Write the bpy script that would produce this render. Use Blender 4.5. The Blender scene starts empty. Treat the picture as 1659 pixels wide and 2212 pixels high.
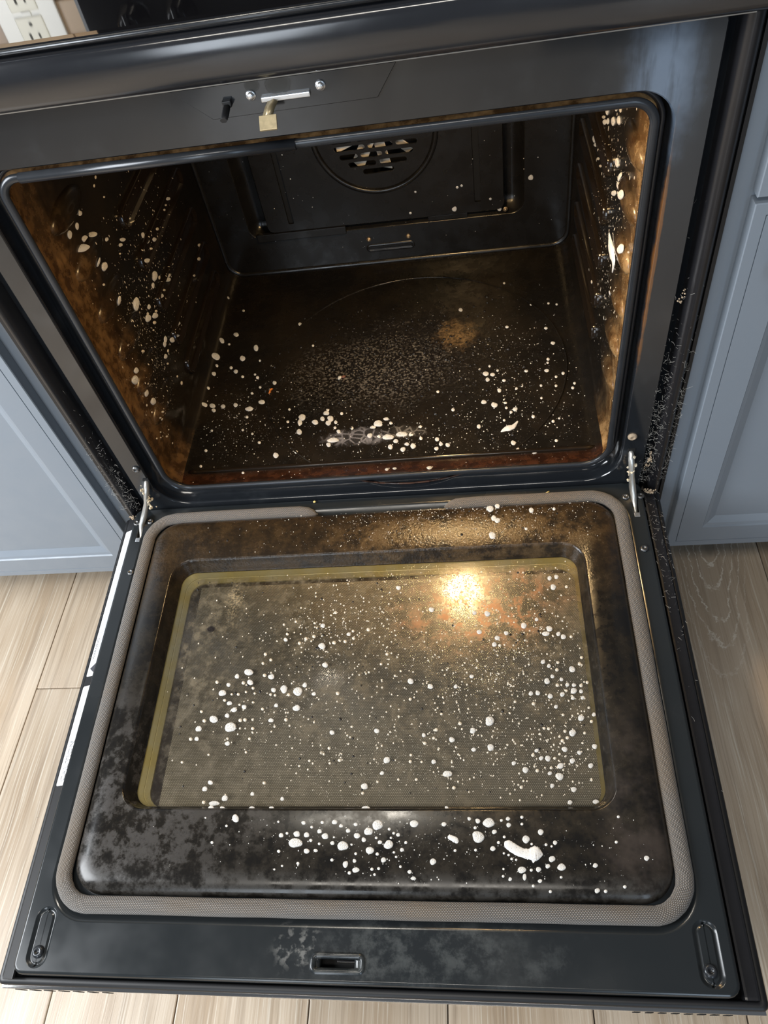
import bpy, bmesh, math, random
from mathutils import Vector, Matrix, Euler
R = math.radians; PI = math.pi
S = bpy.context.scene; COL = S.collection

# ------------------------------------------------------------------ camera
cam = bpy.data.cameras.new('camera'); camo = bpy.data.objects.new('camera', cam); COL.objects.link(camo)
CM = Matrix(((0.989209,0.052797,0.136671,0.15010),(0.042208,0.790580,-0.610903,-0.66101),(-0.140303,0.610079,0.779820,0.80641),(0,0,0,1)))
camo.matrix_world = CM
cam.sensor_fit = 'VERTICAL'; cam.sensor_height = 36; cam.lens = 1626.88 * 36 / 2212
cam.clip_start = .01; cam.clip_end = 50
S.camera = camo

# ------------------------------------------------------------------ light
S.view_settings.view_transform = 'Standard'; S.view_settings.look = 'None'
S.view_settings.gamma = 1; S.view_settings.use_curve_mapping = False
S.view_settings.exposure = 0.0
W = bpy.data.worlds.new('room'); S.world = W; W.use_nodes = True
W.node_tree.nodes['Background'].inputs[0].default_value = (.80, .88, 1.0, 1)
W.node_tree.nodes['Background'].inputs[1].default_value = .13
def area(name, loc, aim, sx, sy, power, col):
    l = bpy.data.lights.new(name, 'AREA'); l.shape = 'RECTANGLE'; l.size = sx; l.size_y = sy
    l.energy = power; l.color = col
    o = bpy.data.objects.new(name, l); COL.objects.link(o); o.location = loc
    o.rotation_euler = (Vector(aim) - Vector(loc)).to_track_quat('-Z', 'Y').to_euler(); return o
area('window_daylight', (-1.55, -.72, .95), (-.45, -.15, -.20), .8, 1.0, 50, (.92, .96, 1.0))
area('ceiling_light', (-.20, -1.25, 2.05), (-.2, -.4, 0), 1.1, .24, 14, (1, .94, .85))
area('sheen_light_left', (-.80, -3.0, .75), (-.4, -1.6, -.3), .60, 1.9, 26, (.82, .91, 1.0))  # unseen daylight panel, added for highlights on trim and door edges
area('sheen_light_right', (1.12, -3.0, .75), (.7, -1.6, -.3), .36, 1.9, 13, (.66, .82, 1.0))  # unseen bluish panel, added for the sheen on the frame
area('backsplash_fill', (-.25, .36, 1.30), (-.45, .62, .72), .35, .10, 9.0, (1, .93, .80))  # added light, no hood here: brightens backsplash and outlet for the cooktop reflection

# ------------------------------------------------------------------ node helper
class NT:
    def __init__(s, name):
        s.m = bpy.data.materials.new(name); s.m.use_nodes = True; s.t = s.m.node_tree
        s.b = s.t.nodes['Principled BSDF']; s.out = s.t.nodes['Material Output']; s._p = None
    def n(s, typ, **k):
        x = s.t.nodes.new(typ)
        for a, v in k.items(): setattr(x, a, v)
        return x
    def link(s, v, sock):
        if hasattr(v, 'is_output') or isinstance(v, bpy.types.NodeSocket): s.t.links.new(v, sock)
        else:
            if isinstance(v, (tuple, list)) and len(v) == 3 and len(sock.default_value) == 4: v = (*v, 1)
            sock.default_value = v
    def P(s):
        if s._p is None: s._p = s.n('ShaderNodeTexCoord').outputs['Object']
        return s._p
    def uv(s): return s.n('ShaderNodeTexCoord').outputs['UV']
    def scale(s, v, sc, off=(0,0,0)):
        x = s.n('ShaderNodeMapping'); s.link(v, x.inputs[0]); x.inputs['Scale'].default_value = sc; x.inputs['Location'].default_value = off
        return x.outputs[0]
    def noise(s, sc, detail=3, rough=.55, v=None, dist=0, out=0):
        x = s.n('ShaderNodeTexNoise'); s.link(s.P() if v is None else v, x.inputs['Vector'])
        x.inputs['Scale'].default_value = sc; x.inputs['Detail'].default_value = detail; x.inputs['Roughness'].default_value = rough
        x.inputs['Distortion'].default_value = dist; return x.outputs[out]
    def voro(s, sc, v=None, feature='F1', out='Distance', rnd=1.0):
        x = s.n('ShaderNodeTexVoronoi', feature=feature); s.link(s.P() if v is None else v, x.inputs['Vector'])
        x.inputs['Scale'].default_value = sc; x.inputs['Randomness'].default_value = rnd; return x.outputs[out]
    def mr(s, v, a, b, c=0., d=1., smooth=True):
        x = s.n('ShaderNodeMapRange', interpolation_type='SMOOTHSTEP' if smooth else 'LINEAR')
        s.link(v, x.inputs[0])
        for i, q in zip((1,2,3,4), (a,b,c,d)): x.inputs[i].default_value = q
        return x.outputs[0]
    def ma(s, op, a, b=0., c=0.):
        x = s.n('ShaderNodeMath', operation=op); s.link(a, x.inputs[0]); s.link(b, x.inputs[1]); s.link(c, x.inputs[2]); return x.outputs[0]
    def mul(s, a, b): return s.ma('MULTIPLY', a, b)
    def add(s, a, b): return s.ma('ADD', a, b)
    def mix(s, f, a, b):
        x = s.n('ShaderNodeMix', data_type='RGBA'); s.link(f, x.inputs[0]); s.link(a, x.inputs[6]); s.link(b, x.inputs[7]); return x.outputs[2]
    def mixf(s, f, a, b):
        x = s.n('ShaderNodeMix', data_type='FLOAT'); s.link(f, x.inputs[0]); s.link(a, x.inputs[2]); s.link(b, x.inputs[3]); return x.outputs[0]
    def sep(s, v=None):
        x = s.n('ShaderNodeSeparateXYZ'); s.link(s.P() if v is None else v, x.inputs[0]); return x.outputs
    def spot(s, c, r, wob=.25, wsc=14, inner=.35):        # a stain with a ragged outline around point c
        a = s.n('ShaderNodeVectorMath', operation='SUBTRACT'); s.link(s.P(), a.inputs[0]); a.inputs[1].default_value = c
        b = s.n('ShaderNodeVectorMath', operation='DIVIDE'); s.link(a.outputs[0], b.inputs[0]); b.inputs[1].default_value = r
        l = s.n('ShaderNodeVectorMath', operation='LENGTH'); s.link(b.outputs[0], l.inputs[0])
        d = s.add(l.outputs['Value'], s.mul(s.add(s.noise(wsc, 4, .65), -.5), wob*4))
        return s.mr(d, inner, 1.0, 1., 0.)
    def bump(s, h, strength=.3, dist=.001):
        x = s.n('ShaderNodeBump'); x.inputs['Strength'].default_value = strength; x.inputs['Distance'].default_value = dist
        s.link(h, x.inputs['Height']); s.t.links.new(x.outputs[0], s.b.inputs['Normal']); return x.outputs[0]
    def set(s, **k):
        nm = dict(col='Base Color', rough='Roughness', metal='Metallic', ior='IOR', coat='Coat Weight', crough='Coat Roughness',
                  spec='Specular IOR Level', emit='Emission Color', es='Emission Strength', trans='Transmission Weight', sss='Subsurface Weight', sheen='Sheen Weight')
        for a, v in k.items(): s.link(v, s.b.inputs[nm[a]])
        return s
def plain(name, col, rough=.4, metal=0., var=0., vs=30, bump=0., **k):
    t = NT(name); c = col
    if var:
        f = t.noise(vs, 4); c = t.mix(f, tuple(x*(1-var) for x in col), tuple(min(1, x*(1+var)) for x in col))
    t.set(col=c, rough=rough, metal=metal, **k)
    if bump: t.bump(t.noise(vs*8, 3), bump)
    return t.m

# ------------------------------------------------------------------ mesh helper
class MB:
    def __init__(s): s.v = []; s.f = []; s.mi = []; s.sm = []; s.uvs = None; s.cm = 0
    def vt(s, p): s.v.append(tuple(p)); return len(s.v)-1
    def fc(s, idx, smooth=False): s.f.append(tuple(idx)); s.mi.append(s.cm); s.sm.append(smooth)
    def box(s, x0, x1, y0, y1, z0, z1, M=None):
        b = len(s.v)
        for x in (x0, x1):
            for y in (y0, y1):
                for z in (z0, z1):
                    p = Vector((x,y,z)); s.v.append(tuple(M @ p if M else p))
        for q in ((0,1,3,2),(4,6,7,5),(0,4,5,1),(2,3,7,6),(0,2,6,4),(1,5,7,3)): s.fc([b+i for i in q])
        return s
    def bbox(s, x0, x1, y0, y1, z0, z1, c=.002, M=None):   # bevelled box
        bm = bmesh.new(); bmesh.ops.create_cube(bm, size=1)
        for v in bm.verts: v.co = Vector(((x0+x1)/2+v.co.x*(x1-x0), (y0+y1)/2+v.co.y*(y1-y0), (z0+z1)/2+v.co.z*(z1-z0)))
        bmesh.ops.bevel(bm, geom=list(bm.edges), offset=c, segments=2, affect='EDGES', profile=.7)
        return s.addbm(bm, M)
    def addbm(s, bm, M=None, smooth=False):
        b = len(s.v); bm.verts.index_update()
        for v in bm.verts: s.v.append(tuple(M @ v.co if M else v.co))
        for f in bm.faces: s.fc([b+v.index for v in f.verts], smooth)
        bm.free(); return s
    def loft(s, loops, closed=True, cap0=False, cap1=False, smooth=True, flip=False):
        n = len(loops[0]); base = len(s.v)
        for l in loops: s.v.extend(tuple(p) for p in l)
        m = n if closed else n-1
        for i in range(len(loops)-1):
            for j in range(m):
                a = base+i*n+j; b = base+i*n+(j+1) % n; q = (a, b, b+n, a+n)
                s.fc(q[::-1] if flip else q, smooth)
        if cap0: q = [base+j for j in range(n)]; s.fc(q if flip else q[::-1])
        if cap1: q = [base+(len(loops)-1)*n+j for j in range(n)]; s.fc(q[::-1] if flip else q)
        return s
    def tube(s, pts, rad, n=8, closed=False, cap=True, sq=(1,1), up=None):
        P = [Vector(p) for p in pts]; N = len(P); loops = []; prev = None
        for i, p in enumerate(P):
            if closed: t = P[(i+1) % N]-P[i-1]
            else: t = P[min(i+1, N-1)]-P[max(i-1, 0)]
            t.normalize()
            if up is not None: u = Vector(up)
            elif prev is None: u = Vector((0,0,1)) if abs(t.z) < .9 else Vector((1,0,0))
            else: u = prev
            u = (u - t*u.dot(t)).normalized(); w = t.cross(u); prev = u
            r = rad[i] if isinstance(rad, (list, tuple)) else rad
            loops.append([p + (w*math.cos(2*PI*k/n)*sq[0] + u*math.sin(2*PI*k/n)*sq[1])*r for k in range(n)])
        if closed: loops.append(loops[0])
        return s.loft(loops, True, cap and not closed, cap and not closed)
    def lathe(s, prof, c=(0,0,0), M=None, n=20, cap=True):
        M = M or Matrix.Translation(c)
        loops = [[M @ Vector((r*math.cos(2*PI*k/n), r*math.sin(2*PI*k/n), z)) for k in range(n)] for r, z in prof]
        return s.loft(loops, True, cap, cap)
    def fill(s, outer, holes, f):     # planar face with holes; points are 2D, f lifts them
        bm = bmesh.new(); es = []
        for l in [outer]+holes:
            vs = [bm.verts.new((p[0], p[1], 0)) for p in l]
            es += [bm.edges.new((vs[i], vs[(i+1) % len(vs)])) for i in range(len(vs))]
        bmesh.ops.triangle_fill(bm, use_beauty=True, use_dissolve=False, edges=es, normal=(0,0,1))
        for fc in bm.faces:
            if fc.normal.z < 0: fc.normal_flip()
        b = len(s.v); bm.verts.index_update()
        for v in bm.verts: s.v.append(tuple(f(v.co.x, v.co.y)))
        for fc in bm.faces: s.fc([b+v.index for v in fc.verts])
        bm.free(); return s
    def build(s, name, mats, parent=None):
        me = bpy.data.meshes.new(name); me.from_pydata(s.v, [], s.f); me.update()
        for m in (mats if isinstance(mats, (list, tuple)) else [mats]): me.materials.append(m)
        me.polygons.foreach_set('material_index', s.mi); me.polygons.foreach_set('use_smooth', s.sm)
        o = bpy.data.objects.new(name, me); COL.objects.link(o)
        if parent is not None: attach(o, parent)
        return o
DEPTH = {}
def attach(o, p):
    o.parent = p
    if p.type == 'EMPTY': o.matrix_parent_inverse = Matrix.Translation(-Vector(p.location))
def tag(o, label=None, cat=None, group=None, kind=None):
    if label: o['label'] = label
    if cat: o['category'] = cat
    if group: o['group'] = group
    if kind: o['kind'] = kind
    return o
def thing(name, loc, label, cat, group=None):
    o = bpy.data.objects.new(name, None); COL.objects.link(o); o.location = loc; o.empty_display_size = .05
    return tag(o, label, cat, group)
def rr(x0, x1, y0, y1, r, n=8, rt=None):       # rounded rectangle, counter-clockwise; rt = other radius for the two upper corners
    out = []; q = r; s = q if rt is None else rt
    for cx, cy, a, r in ((x1-q, y0+q, -90, q), (x1-s, y1-s, 0, s), (x0+s, y1-s, 90, s), (x0+q, y0+q, 180, q)):
        for i in range(n+1):
            t = R(a+90*i/n); out.append((cx+r*math.cos(t), cy+r*math.sin(t)))
    return out
def XY(l, z): return [(x, y, z) for x, y in l]
def XZ(l, y): return [(x, y, z) for x, z in l]
def circ(cx, cy, r, n=24, ry=None): return [(cx+r*math.cos(2*PI*i/n), cy+(ry or r)*math.sin(2*PI*i/n)) for i in range(n)]

# ------------------------------------------------------------------ materials
def enamel(name, col=(.011,.012,.014), r0=.10, r1=.26, sc=9, haze=0.):
    t = NT(name); n = t.noise(sc, 4, .6)
    c = col
    if haze: c = t.mix(t.mul(t.mr(t.noise(14, 5, .7), .5, .75), haze), col, (.10,.11,.12))
    t.set(col=c, rough=t.mr(n, .35, .7, r0, r1), ior=1.72); return t
M = {}
t = enamel('frame_enamel', (.013,.015,.018), .08, .18, 8, .10)
soot = t.ma('MAXIMUM', t.spot((-.026,.0,.5495), (.0075,.02,.006), .1, 60, .6), t.spot((-.003,0,.5475), (.013,.02,.0085), .2, 60, .5))
rust = t.mul(t.spot((.3255,0,.33), (.0026,.02,.16), .3, 30, .4), .8)
bc = t.b.inputs['Base Color'].links[0].from_socket; film_sheen = t.mul(t.spot((.312,0,.512), (.040,.02,.085), .22, 16, .15), t.mr(t.noise(1, 4, .6, t.scale(t.P(), (90, 1, 16))), .30, .55, .45, 1.)); bc = t.mix(film_sheen, bc, (.125,.165,.225)); t.set(col=t.mix(rust, t.mix(soot, bc, (.010,.008,.004)), (.20,.08,.02)), rough=t.mixf(soot, t.b.inputs['Roughness'].links[0].from_socket, .6))  # streaky patch at upper right: bluish sheen painted into the enamel colour
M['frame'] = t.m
t = enamel('trim_enamel', (.016,.017,.020), .10, .20, 6); M['trim'] = t.m
M['black'] = plain('black_metal', (.008,.008,.009), .45, var=.3)
M['rail'] = plain('rail_black', (.012,.012,.014), .28, var=.4, vs=20)
M['bead'] = plain('bead_metal', (.030,.033,.038), .24, .3, var=.25, vs=40)
M['dark'] = plain('dark_void', (.003,.003,.003), .8)
M['steel'] = plain('hinge_steel', (.62,.61,.57), .32, .85, var=.15, vs=60)
M['screw'] = plain('screw_metal', (.16,.16,.16), .30, .9, var=.3, vs=200)
M['zinc'] = plain('bright_zinc', (.80,.82,.84), .25, .9)
M['tan_metal'] = plain('stained_tab', (.30,.24,.14), .35, .5, var=.4, vs=120)
M['chrome'] = plain('chrome', (.80,.80,.80), .12, 1.)
M['brass'] = plain('brass_screw', (.55,.40,.24), .3, .8)
M['trimsteel'] = plain('polished_steel', (.80,.78,.75), .07, 1.)
M['white'] = plain('white_plastic', (.86,.86,.83), .35)
M['ivory'] = plain('ivory_plastic', (.80,.78,.68), .35)
M['label'] = plain('label_paper', (.84,.85,.86), .45)
M['ink'] = plain('label_ink', (.04,.04,.05), .6)
M['greyink'] = plain('small_print', (.38,.39,.42), .6)
M['grout'] = plain('grout', (.55,.50,.42), .8, var=.2)
t = NT('cooktop_glass'); t.set(col=(.004,.004,.005), rough=.035, ior=1.9); M['cook'] = t.m
t = NT('backguard_black'); t.set(col=(.003,.003,.003), rough=.10, spec=.25); M['guard'] = t.m

# cabinet paint
t = NT('cabinet_paint'); t.set(col=t.mix(t.noise(3, 2), (.205,.238,.278), (.222,.255,.296)), rough=t.mr(t.noise(30, 3), .3, .7, .34, .48)); t.bump(t.noise(350, 2), .05)
M['paint'] = t.m
M['toe'] = plain('toe_kick_paint', (.07,.08,.09), .6)

# floor planks
def wood(name, knot=None):
    t = NT(name); oi = t.n('ShaderNodeObjectInfo').outputs['Random']
    off = t.n('ShaderNodeCombineXYZ'); t.link(t.mul(oi, 37.), off.inputs[0]); t.link(t.mul(oi, 91.), off.inputs[1])
    a = t.n('ShaderNodeVectorMath', operation='ADD'); t.link(t.P(), a.inputs[0]); t.link(off.outputs[0], a.inputs[1]); v = a.outputs[0]
    wob = t.noise(5, 3, .5, t.scale(v, (1, .6, 1)), out=1)
    v2n = t.n('ShaderNodeVectorMath', operation='MULTIPLY_ADD'); t.link(wob, v2n.inputs[0]); v2n.inputs[1].default_value = (.016, .1, 0); t.link(v, v2n.inputs[2]); v2 = v2n.outputs[0]
    broad = t.noise(1, 4, .6, t.scale(v2, (16, 1.6, 1)))
    mid = t.noise(1, 3, .6, t.scale(v2, (90, 2.6, 1)))
    fine = t.noise(1, 3, .65, t.scale(v2, (420, 5.5, 1)))
    cast = t.mixf(oi, .86, 1.10)
    c = t.mix(t.mr(broad, .32, .68), (.44,.33,.225), (.60,.49,.37))
    c = t.mix(t.mul(t.mr(mid, .48, .72), .60), c, (.30,.22,.15))
    c = t.mix(t.mul(t.mr(fine, .53, .70), .60), c, (.76,.69,.57))
    c = t.mix(t.mul(t.mr(fine, .30, .42, 1, 0), .35), c, (.26,.20,.15))
    h = fine
    if knot:
        x, y, z = t.sep()
        dx = t.ma('SUBTRACT', x, knot[0]); dy = t.ma('SUBTRACT', y, knot[1])
        dx = t.add(dx, t.mul(t.add(t.noise(9, 3, .6), -.5), .030)); dxs = t.add(dx, t.mul(dy, -.10))
        down = t.mr(dy, -.02, .02, .20, .75)
        d = t.ma('SQRT', t.add(t.mul(dxs, dxs), t.ma('POWER', t.mul(dy, down), 2.)))
        rg = t.ma('SINE', t.add(t.mul(d, 620.), t.mul(t.noise(34, 5, .75), 9.)))
        near = t.mr(d, .03, .075, 1., 0.)
        line = t.mul(t.mul(t.mr(rg, .80, .99), near), t.mr(t.noise(60, 4, .7), .35, .55))
        c = t.mix(t.mul(near, .65), c, t.mix(t.noise(12, 3), (.33,.26,.19), (.42,.34,.26)))
        c = t.mix(t.mul(line, .8), c, (.76,.70,.60))
        c = t.mix(t.mr(d, .010, .013, 1., 0.), c, (.33,.27,.20))
    mulc = t.n('ShaderNodeMix', data_type='RGBA', blend_type='MULTIPLY'); mulc.inputs[0].default_value = 1
    t.link(c, mulc.inputs[6]); cc = t.n('ShaderNodeCombineColor'); [t.link(cast, cc.inputs[i]) for i in range(3)]; t.link(cc.outputs[0], mulc.inputs[7])
    t.set(col=mulc.outputs[2], rough=t.mr(fine, .3, .7, .24, .42)); t.bump(h, .25, .0006)
    return t.m
M['wood'] = wood('oak_plank'); M['wood_knot'] = wood('oak_plank_knot', (.0135, .475))
M['joint'] = plain('plank_joint', (.10,.085,.07), .8)

# cavity enamel: black, amber grease burnt on near the mouth
def cavity(name, floor=False):
    t = NT(name); x, y, z = t.sep()
    n1 = t.noise(9, 5, .65); n2 = t.noise(55, 4, .7); n3 = t.noise(260, 3, .6)
    base = t.mix(t.mr(n1, .35, .7), (.008,.007,.006), (.016,.012,.008))
    if not floor:
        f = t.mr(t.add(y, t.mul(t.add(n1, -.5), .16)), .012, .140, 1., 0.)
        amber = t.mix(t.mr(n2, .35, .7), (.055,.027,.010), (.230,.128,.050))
        amber = t.mix(t.mr(x, .28, .312), amber, t.mix(t.mr(n2, .35, .7), (.16,.075,.022), (.52,.33,.15)))  # right wall grease lightened: the lamp's gold glow is painted into its colour
        sp = t.noise(1, 3, .6, t.scale(t.P(), (40, 40, 9)))
        amber = t.mix(t.mul(t.mr(sp, .5, .7), .6), amber, (.030,.012,.005))
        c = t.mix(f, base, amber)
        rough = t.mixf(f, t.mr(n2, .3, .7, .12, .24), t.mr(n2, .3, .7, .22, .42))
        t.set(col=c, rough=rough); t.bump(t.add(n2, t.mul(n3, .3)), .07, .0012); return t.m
    # floor: brown bake-on in front, charred centre, a tan burnt patch, a dried soapy smear
    c = base
    front = t.mr(t.add(y, t.mul(t.add(n2, -.5), .04)), .035, .060, 1., 0.)
    c = t.mix(t.mul(front, .85), c, t.mix(t.mr(n2, .4, .65), (.022,.008,.004), (.075,.025,.009)))
    char = t.spot((.035,.275,.012), (.155,.135,.3), .22, 20)
    flake = t.mr(n3, .50, .62); flake2 = t.mr(t.noise(75, 5, .75), .50, .60)
    c = t.mix(t.mul(char, .8), c, t.mix(t.mul(flake, flake2), (.008,.006,.005), (.16,.145,.125)))
    ashy = t.spot((-.03,.245,.012), (.17,.110,.3), .28, 18, .25)
    c = t.mix(t.mul(t.mul(ashy, flake), .65), c, (.19,.175,.155))
    tan = t.spot((.114,.318,.012), (.040,.048,.3), .42, 60, .1)
    c = t.mix(t.mul(tan, t.mr(n3, .42, .60, .35, .95)), c, (.24,.15,.065))
    blk = t.spot((.105,.47,.012), (.055,.028,.3), .2, 30); c = t.mix(blk, c, (.003,.003,.003))
    soap = t.spot((-.035,.104,.012), (.062,.020,.3), .28, 40, .5)
    web = t.mr(t.voro(85, feature='DISTANCE_TO_EDGE'), .0, .16, 1., .12)
    c = t.mix(t.mul(t.mul(soap, web), .62), c, (.30,.29,.31))
    soap2 = t.spot((.037,.108,.012), (.034,.015,.3), .28, 50, .5); c = t.mix(t.mul(t.mul(soap2, web), .5), c, (.33,.30,.26))
    spk = t.mr(t.voro(140), .02, .10, 1., 0.); c = t.mix(t.mul(spk, .7), c, (.004,.003,.003))
    rough = t.mixf(char, t.mr(n2, .3, .7, .13, .36), t.mr(n3, .4, .6, .30, .7))
    t.set(col=c, rough=rough)
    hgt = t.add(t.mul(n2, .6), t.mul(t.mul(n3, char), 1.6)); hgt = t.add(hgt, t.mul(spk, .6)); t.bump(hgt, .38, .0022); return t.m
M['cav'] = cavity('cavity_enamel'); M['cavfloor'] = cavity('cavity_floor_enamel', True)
t = NT('cavity_back_enamel'); t.set(col=t.mix(t.noise(12, 4), (.007,.0065,.006), (.014,.0125,.011)), rough=t.mr(t.noise(30, 4), .3, .7, .20, .36)); M['cavback'] = t.m
M['guide'] = plain('guide_enamel', (.013,.009,.006), .13, var=.4, vs=30)

# door plug: black enamel under burnt grease and dried haze (door-local coordinates)
t = NT('door_plug_enamel'); x, y, z = t.sep(); n1 = t.noise(11, 5, .7); n2 = t.noise(46, 5, .72); n3 = t.noise(300, 3, .6)
c = t.mix(t.mr(n2, .35, .65), (.010,.009,.008), (.021,.017,.012))
back = t.mr(t.add(y, t.mul(t.add(n1, -.5), .12)), -.20, -.08)
c = t.mix(t.mul(back, t.mr(n2, .38, .62, .3, .9)), c, (.048,.029,.013))
warm = t.spot((.12,-.075,.01), (.22,.05,.3), .2, 14); c = t.mix(t.mul(t.mul(warm, t.mr(n2, .40, .60)), .75), c, (.115,.068,.028))
hz = t.mul(t.spot((-.235,-.40,.01), (.16,.17,.3), .3, 10, .2), t.mr(n2, .46, .56)); c = t.mix(t.mul(hz, .85), c, (.060,.056,.053))
hz2 = t.mul(t.spot((.29,-.43,.01), (.06,.13,.3), .3, 10, .3), t.mr(n1, .40, .62)); c = t.mix(t.mul(hz2, .8), c, (.055,.044,.037))
frnt = t.mr(y, -.492, -.478, .6, 0.); c = t.mix(t.mul(frnt, t.mr(n2, .4, .6)), c, (.045,.043,.040))
spk = t.mr(t.voro(210), .03, .12, 1., 0.); c = t.mix(t.mul(spk, t.mr(n1, .4, .6, 0., .8)), c, (.006,.004,.003))
t.set(col=c, rough=t.mr(n2, .3, .7, .13, .32), spec=.38); t.bump(t.add(t.mul(n2, t.mixf(back, .12, .5)), t.mul(t.mul(n3, back), 1.1)), .30, .0015); M['plug'] = t.m
t = NT('door_liner_enamel'); x, y, z = t.sep(); n2 = t.noise(40, 5, .72)
film_sheen = t.mul(t.spot((.06,-.552,0), (.17,.045,.3), .35, 22, .2), t.mr(n2, .42, .66)); c = t.mix(t.mul(film_sheen, .40), (.017,.020,.022), (.12,.13,.13))
film2 = t.mul(t.spot((-.06,-.550,0), (.035,.030,.3), .35, 60, .3), t.mr(t.noise(120, 4), .5, .65)); c = t.mix(t.mul(film2, .6), c, (.22,.22,.21))
t.set(col=c, rough=t.mr(t.noise(9, 4), .35, .7, .16, .30)); M['liner'] = t.m

# braided fibreglass seal
t = NT('braided_gasket'); at = t.n('ShaderNodeAttribute', attribute_name='braid').outputs['Vector']
u, v, w = t.sep(at)
a = t.ma('SINE', t.mul(u, 2*PI/.0026)); b = t.ma('SINE', t.mul(v, 2*PI*18)); st = t.ma('SINE', t.add(t.mul(u, 2*PI/.0052), t.mul(v, 2*PI*11)))
h = t.add(t.mul(t.mul(a, b), .5), t.mul(t.ma('ABSOLUTE', b), .7))
c = t.mix(t.mr(h, -.25, .9), (.012,.010,.008), (.235,.212,.19)); c = t.mix(t.mul(t.mr(t.noise(7, 3), .45, .65), .35), c, (.16,.11,.06))
t.set(col=c, rough=.5, sheen=.2); t.bump(h, .7, .0009); M['gasket'] = t.m

# door window: greasy glass over a dotted outer pane
t = NT('greasy_glass'); n1 = t.noise(12, 5, .7); n2 = t.noise(60, 5, .7); n3 = t.noise(330, 3, .6)
bsdf_t = t.n('ShaderNodeBsdfTransparent'); bsdf_t.inputs[0].default_value = (.91,.89,.83,1)
gl = t.n('ShaderNodeBsdfGlossy'); gl.inputs['Roughness'].default_value = .10
dd = t.mr(t.voro(520), .10, .45, 1., 0.)
bp = t.n('ShaderNodeBump'); bp.inputs['Strength'].default_value = .22; bp.inputs['Distance'].default_value = .0004; t.link(t.add(dd, t.mul(n2, .5)), bp.inputs['Height'])
t.t.links.new(bp.outputs[0], gl.inputs['Normal'])
fr = t.n('ShaderNodeFresnel'); fr.inputs[0].default_value = 1.75
m1 = t.n('ShaderNodeMixShader'); t.t.links.new(fr.outputs[0], m1.inputs[0]); t.t.links.new(bsdf_t.outputs[0], m1.inputs[1]); t.t.links.new(gl.outputs[0], m1.inputs[2])
orange = t.spot((.135,-.175,-.012), (.135,.085,.2), .3, 16, .1)
gc = t.mix(t.mr(n2, .4, .65), (.075,.060,.036), (.18,.145,.090))
gc = t.mix(t.mul(orange, t.mr(n2, .42, .62)), gc, (.36,.095,.015))
dk = t.mr(t.voro(150), .03, .085, 1., 0.); dk = t.mul(dk, t.mr(t.noise(17, 3), .48, .62)); gc = t.mix(dk, gc, (.05,.022,.008))
smear = t.spot((-.190,-.155,-.012), (.018,.060,.2), .35, 40, .1); gc = t.mix(t.mul(smear, t.mr(n3, .45, .6)), gc, (.40,.31,.18))
drip = t.spot((-.2155,-.192,-.012), (.0065,.0055,.2), .15, 150, .6); gc = t.mix(drip, gc, (.010,.005,.003))
yy = t.sep()[1]; fac = t.mul(t.add(t.mr(n2, .35, .72, .05, .33), t.mr(n1, .42, .70, 0., .34)), t.mr(yy, -.40, -.20, .60, 1.35)); edge = t.ma('MAXIMUM', t.mr(yy, -.122, -.112), t.mr(t.sep()[0], -.248, -.256)); fac = t.mul(fac, t.mixf(edge, 1., .05)); fac = t.add(fac, t.mul(orange, .45)); fac = t.add(fac, t.mul(smear, .25)); fac = t.ma('MAXIMUM', fac, t.mul(t.ma('MAXIMUM', dk, drip), .92))
fac = t.ma('MINIMUM', fac, .95)
t.set(col=gc, rough=t.mr(n2, .35, .65, .18, .40), spec=.9); t.t.links.new(bp.outputs[0], t.b.inputs['Normal'])
m2 = t.n('ShaderNodeMixShader'); t.link(fac, m2.inputs[0]); t.t.links.new(m1.outputs[0], m2.inputs[1]); t.t.links.new(t.b.outputs[0], m2.inputs[2]); t.t.links.new(m2.outputs[0], t.out.inputs[0])
M['glass'] = t.m
t = NT('dotted_outer_pane'); x, y, z = t.sep()
hexv = t.scale(t.P(), (1/.0021, 1/.0036, 1)); fx, fy, fz = t.sep(hexv)
def dots(ox, oy):
    a = t.add(t.ma('FRACT', t.add(fx, ox)), -.5); b = t.mul(t.add(t.ma('FRACT', t.add(fy, oy)), -.5), 1.714); return t.ma('SQRT', t.add(t.mul(a, a), t.mul(b, b)))
d = t.ma('MINIMUM', dots(0, 0), dots(.5, .5)); dot = t.mr(d, .22, .36, 1., 0.)
ins = t.mul(t.mr(x, -.2475, -.2465), t.mul(t.mr(x, .2575, .2580, 1., 0.), t.mr(y, -.1205, -.1195, 1., 0.)))
c = t.mix(dot, (.30,.275,.235), (.90,.86,.80)); c = t.mix(ins, (.070,.058,.058), c)
t.set(col=c, rough=.22); M['pane'] = t.m
t = NT('window_well_metal'); t.set(col=t.mix(t.mr(t.noise(30, 4), .3, .7), (1.,.85,.36), (1.,.93,.60)), rough=.35, metal=.15); M['well'] = t.m

# foam
t = NT('cleaner_foam'); v1 = t.voro(3.2); v2 = t.voro(6.5)
hole = t.ma('MAXIMUM', t.mr(v1, .14, .26, 1., 0.), t.mul(t.mr(v2, .12, .24, 1., 0.), .8)); hole = t.mul(hole, t.mr(t.noise(1.7, 2), .42, .55))
t.set(col=t.mix(t.mul(hole, .75), (.74,.72,.68), (.06,.05,.04)), rough=.38); t.bump(t.ma('MAXIMUM', v1, v2), .35, .05); M['foam'] = t.m
M['spray'] = plain('foam_specks', (.68,.61,.50), .3); M['spray_white'] = plain('foam_specks_white', (.72,.70,.66), .3)
M['char'] = plain('charred_crumb', (.010,.008,.007), .28)
M['lint'] = plain('lint', (.42,.40,.36), .9, var=.4, vs=200)
M['cream'] = plain('cream_grease', (.66,.58,.44), .7, var=.3, vs=300, bump=.5)
M['tan'] = plain('dust_clump', (.50,.38,.26), .9, var=.3, vs=300, bump=.6)
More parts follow.
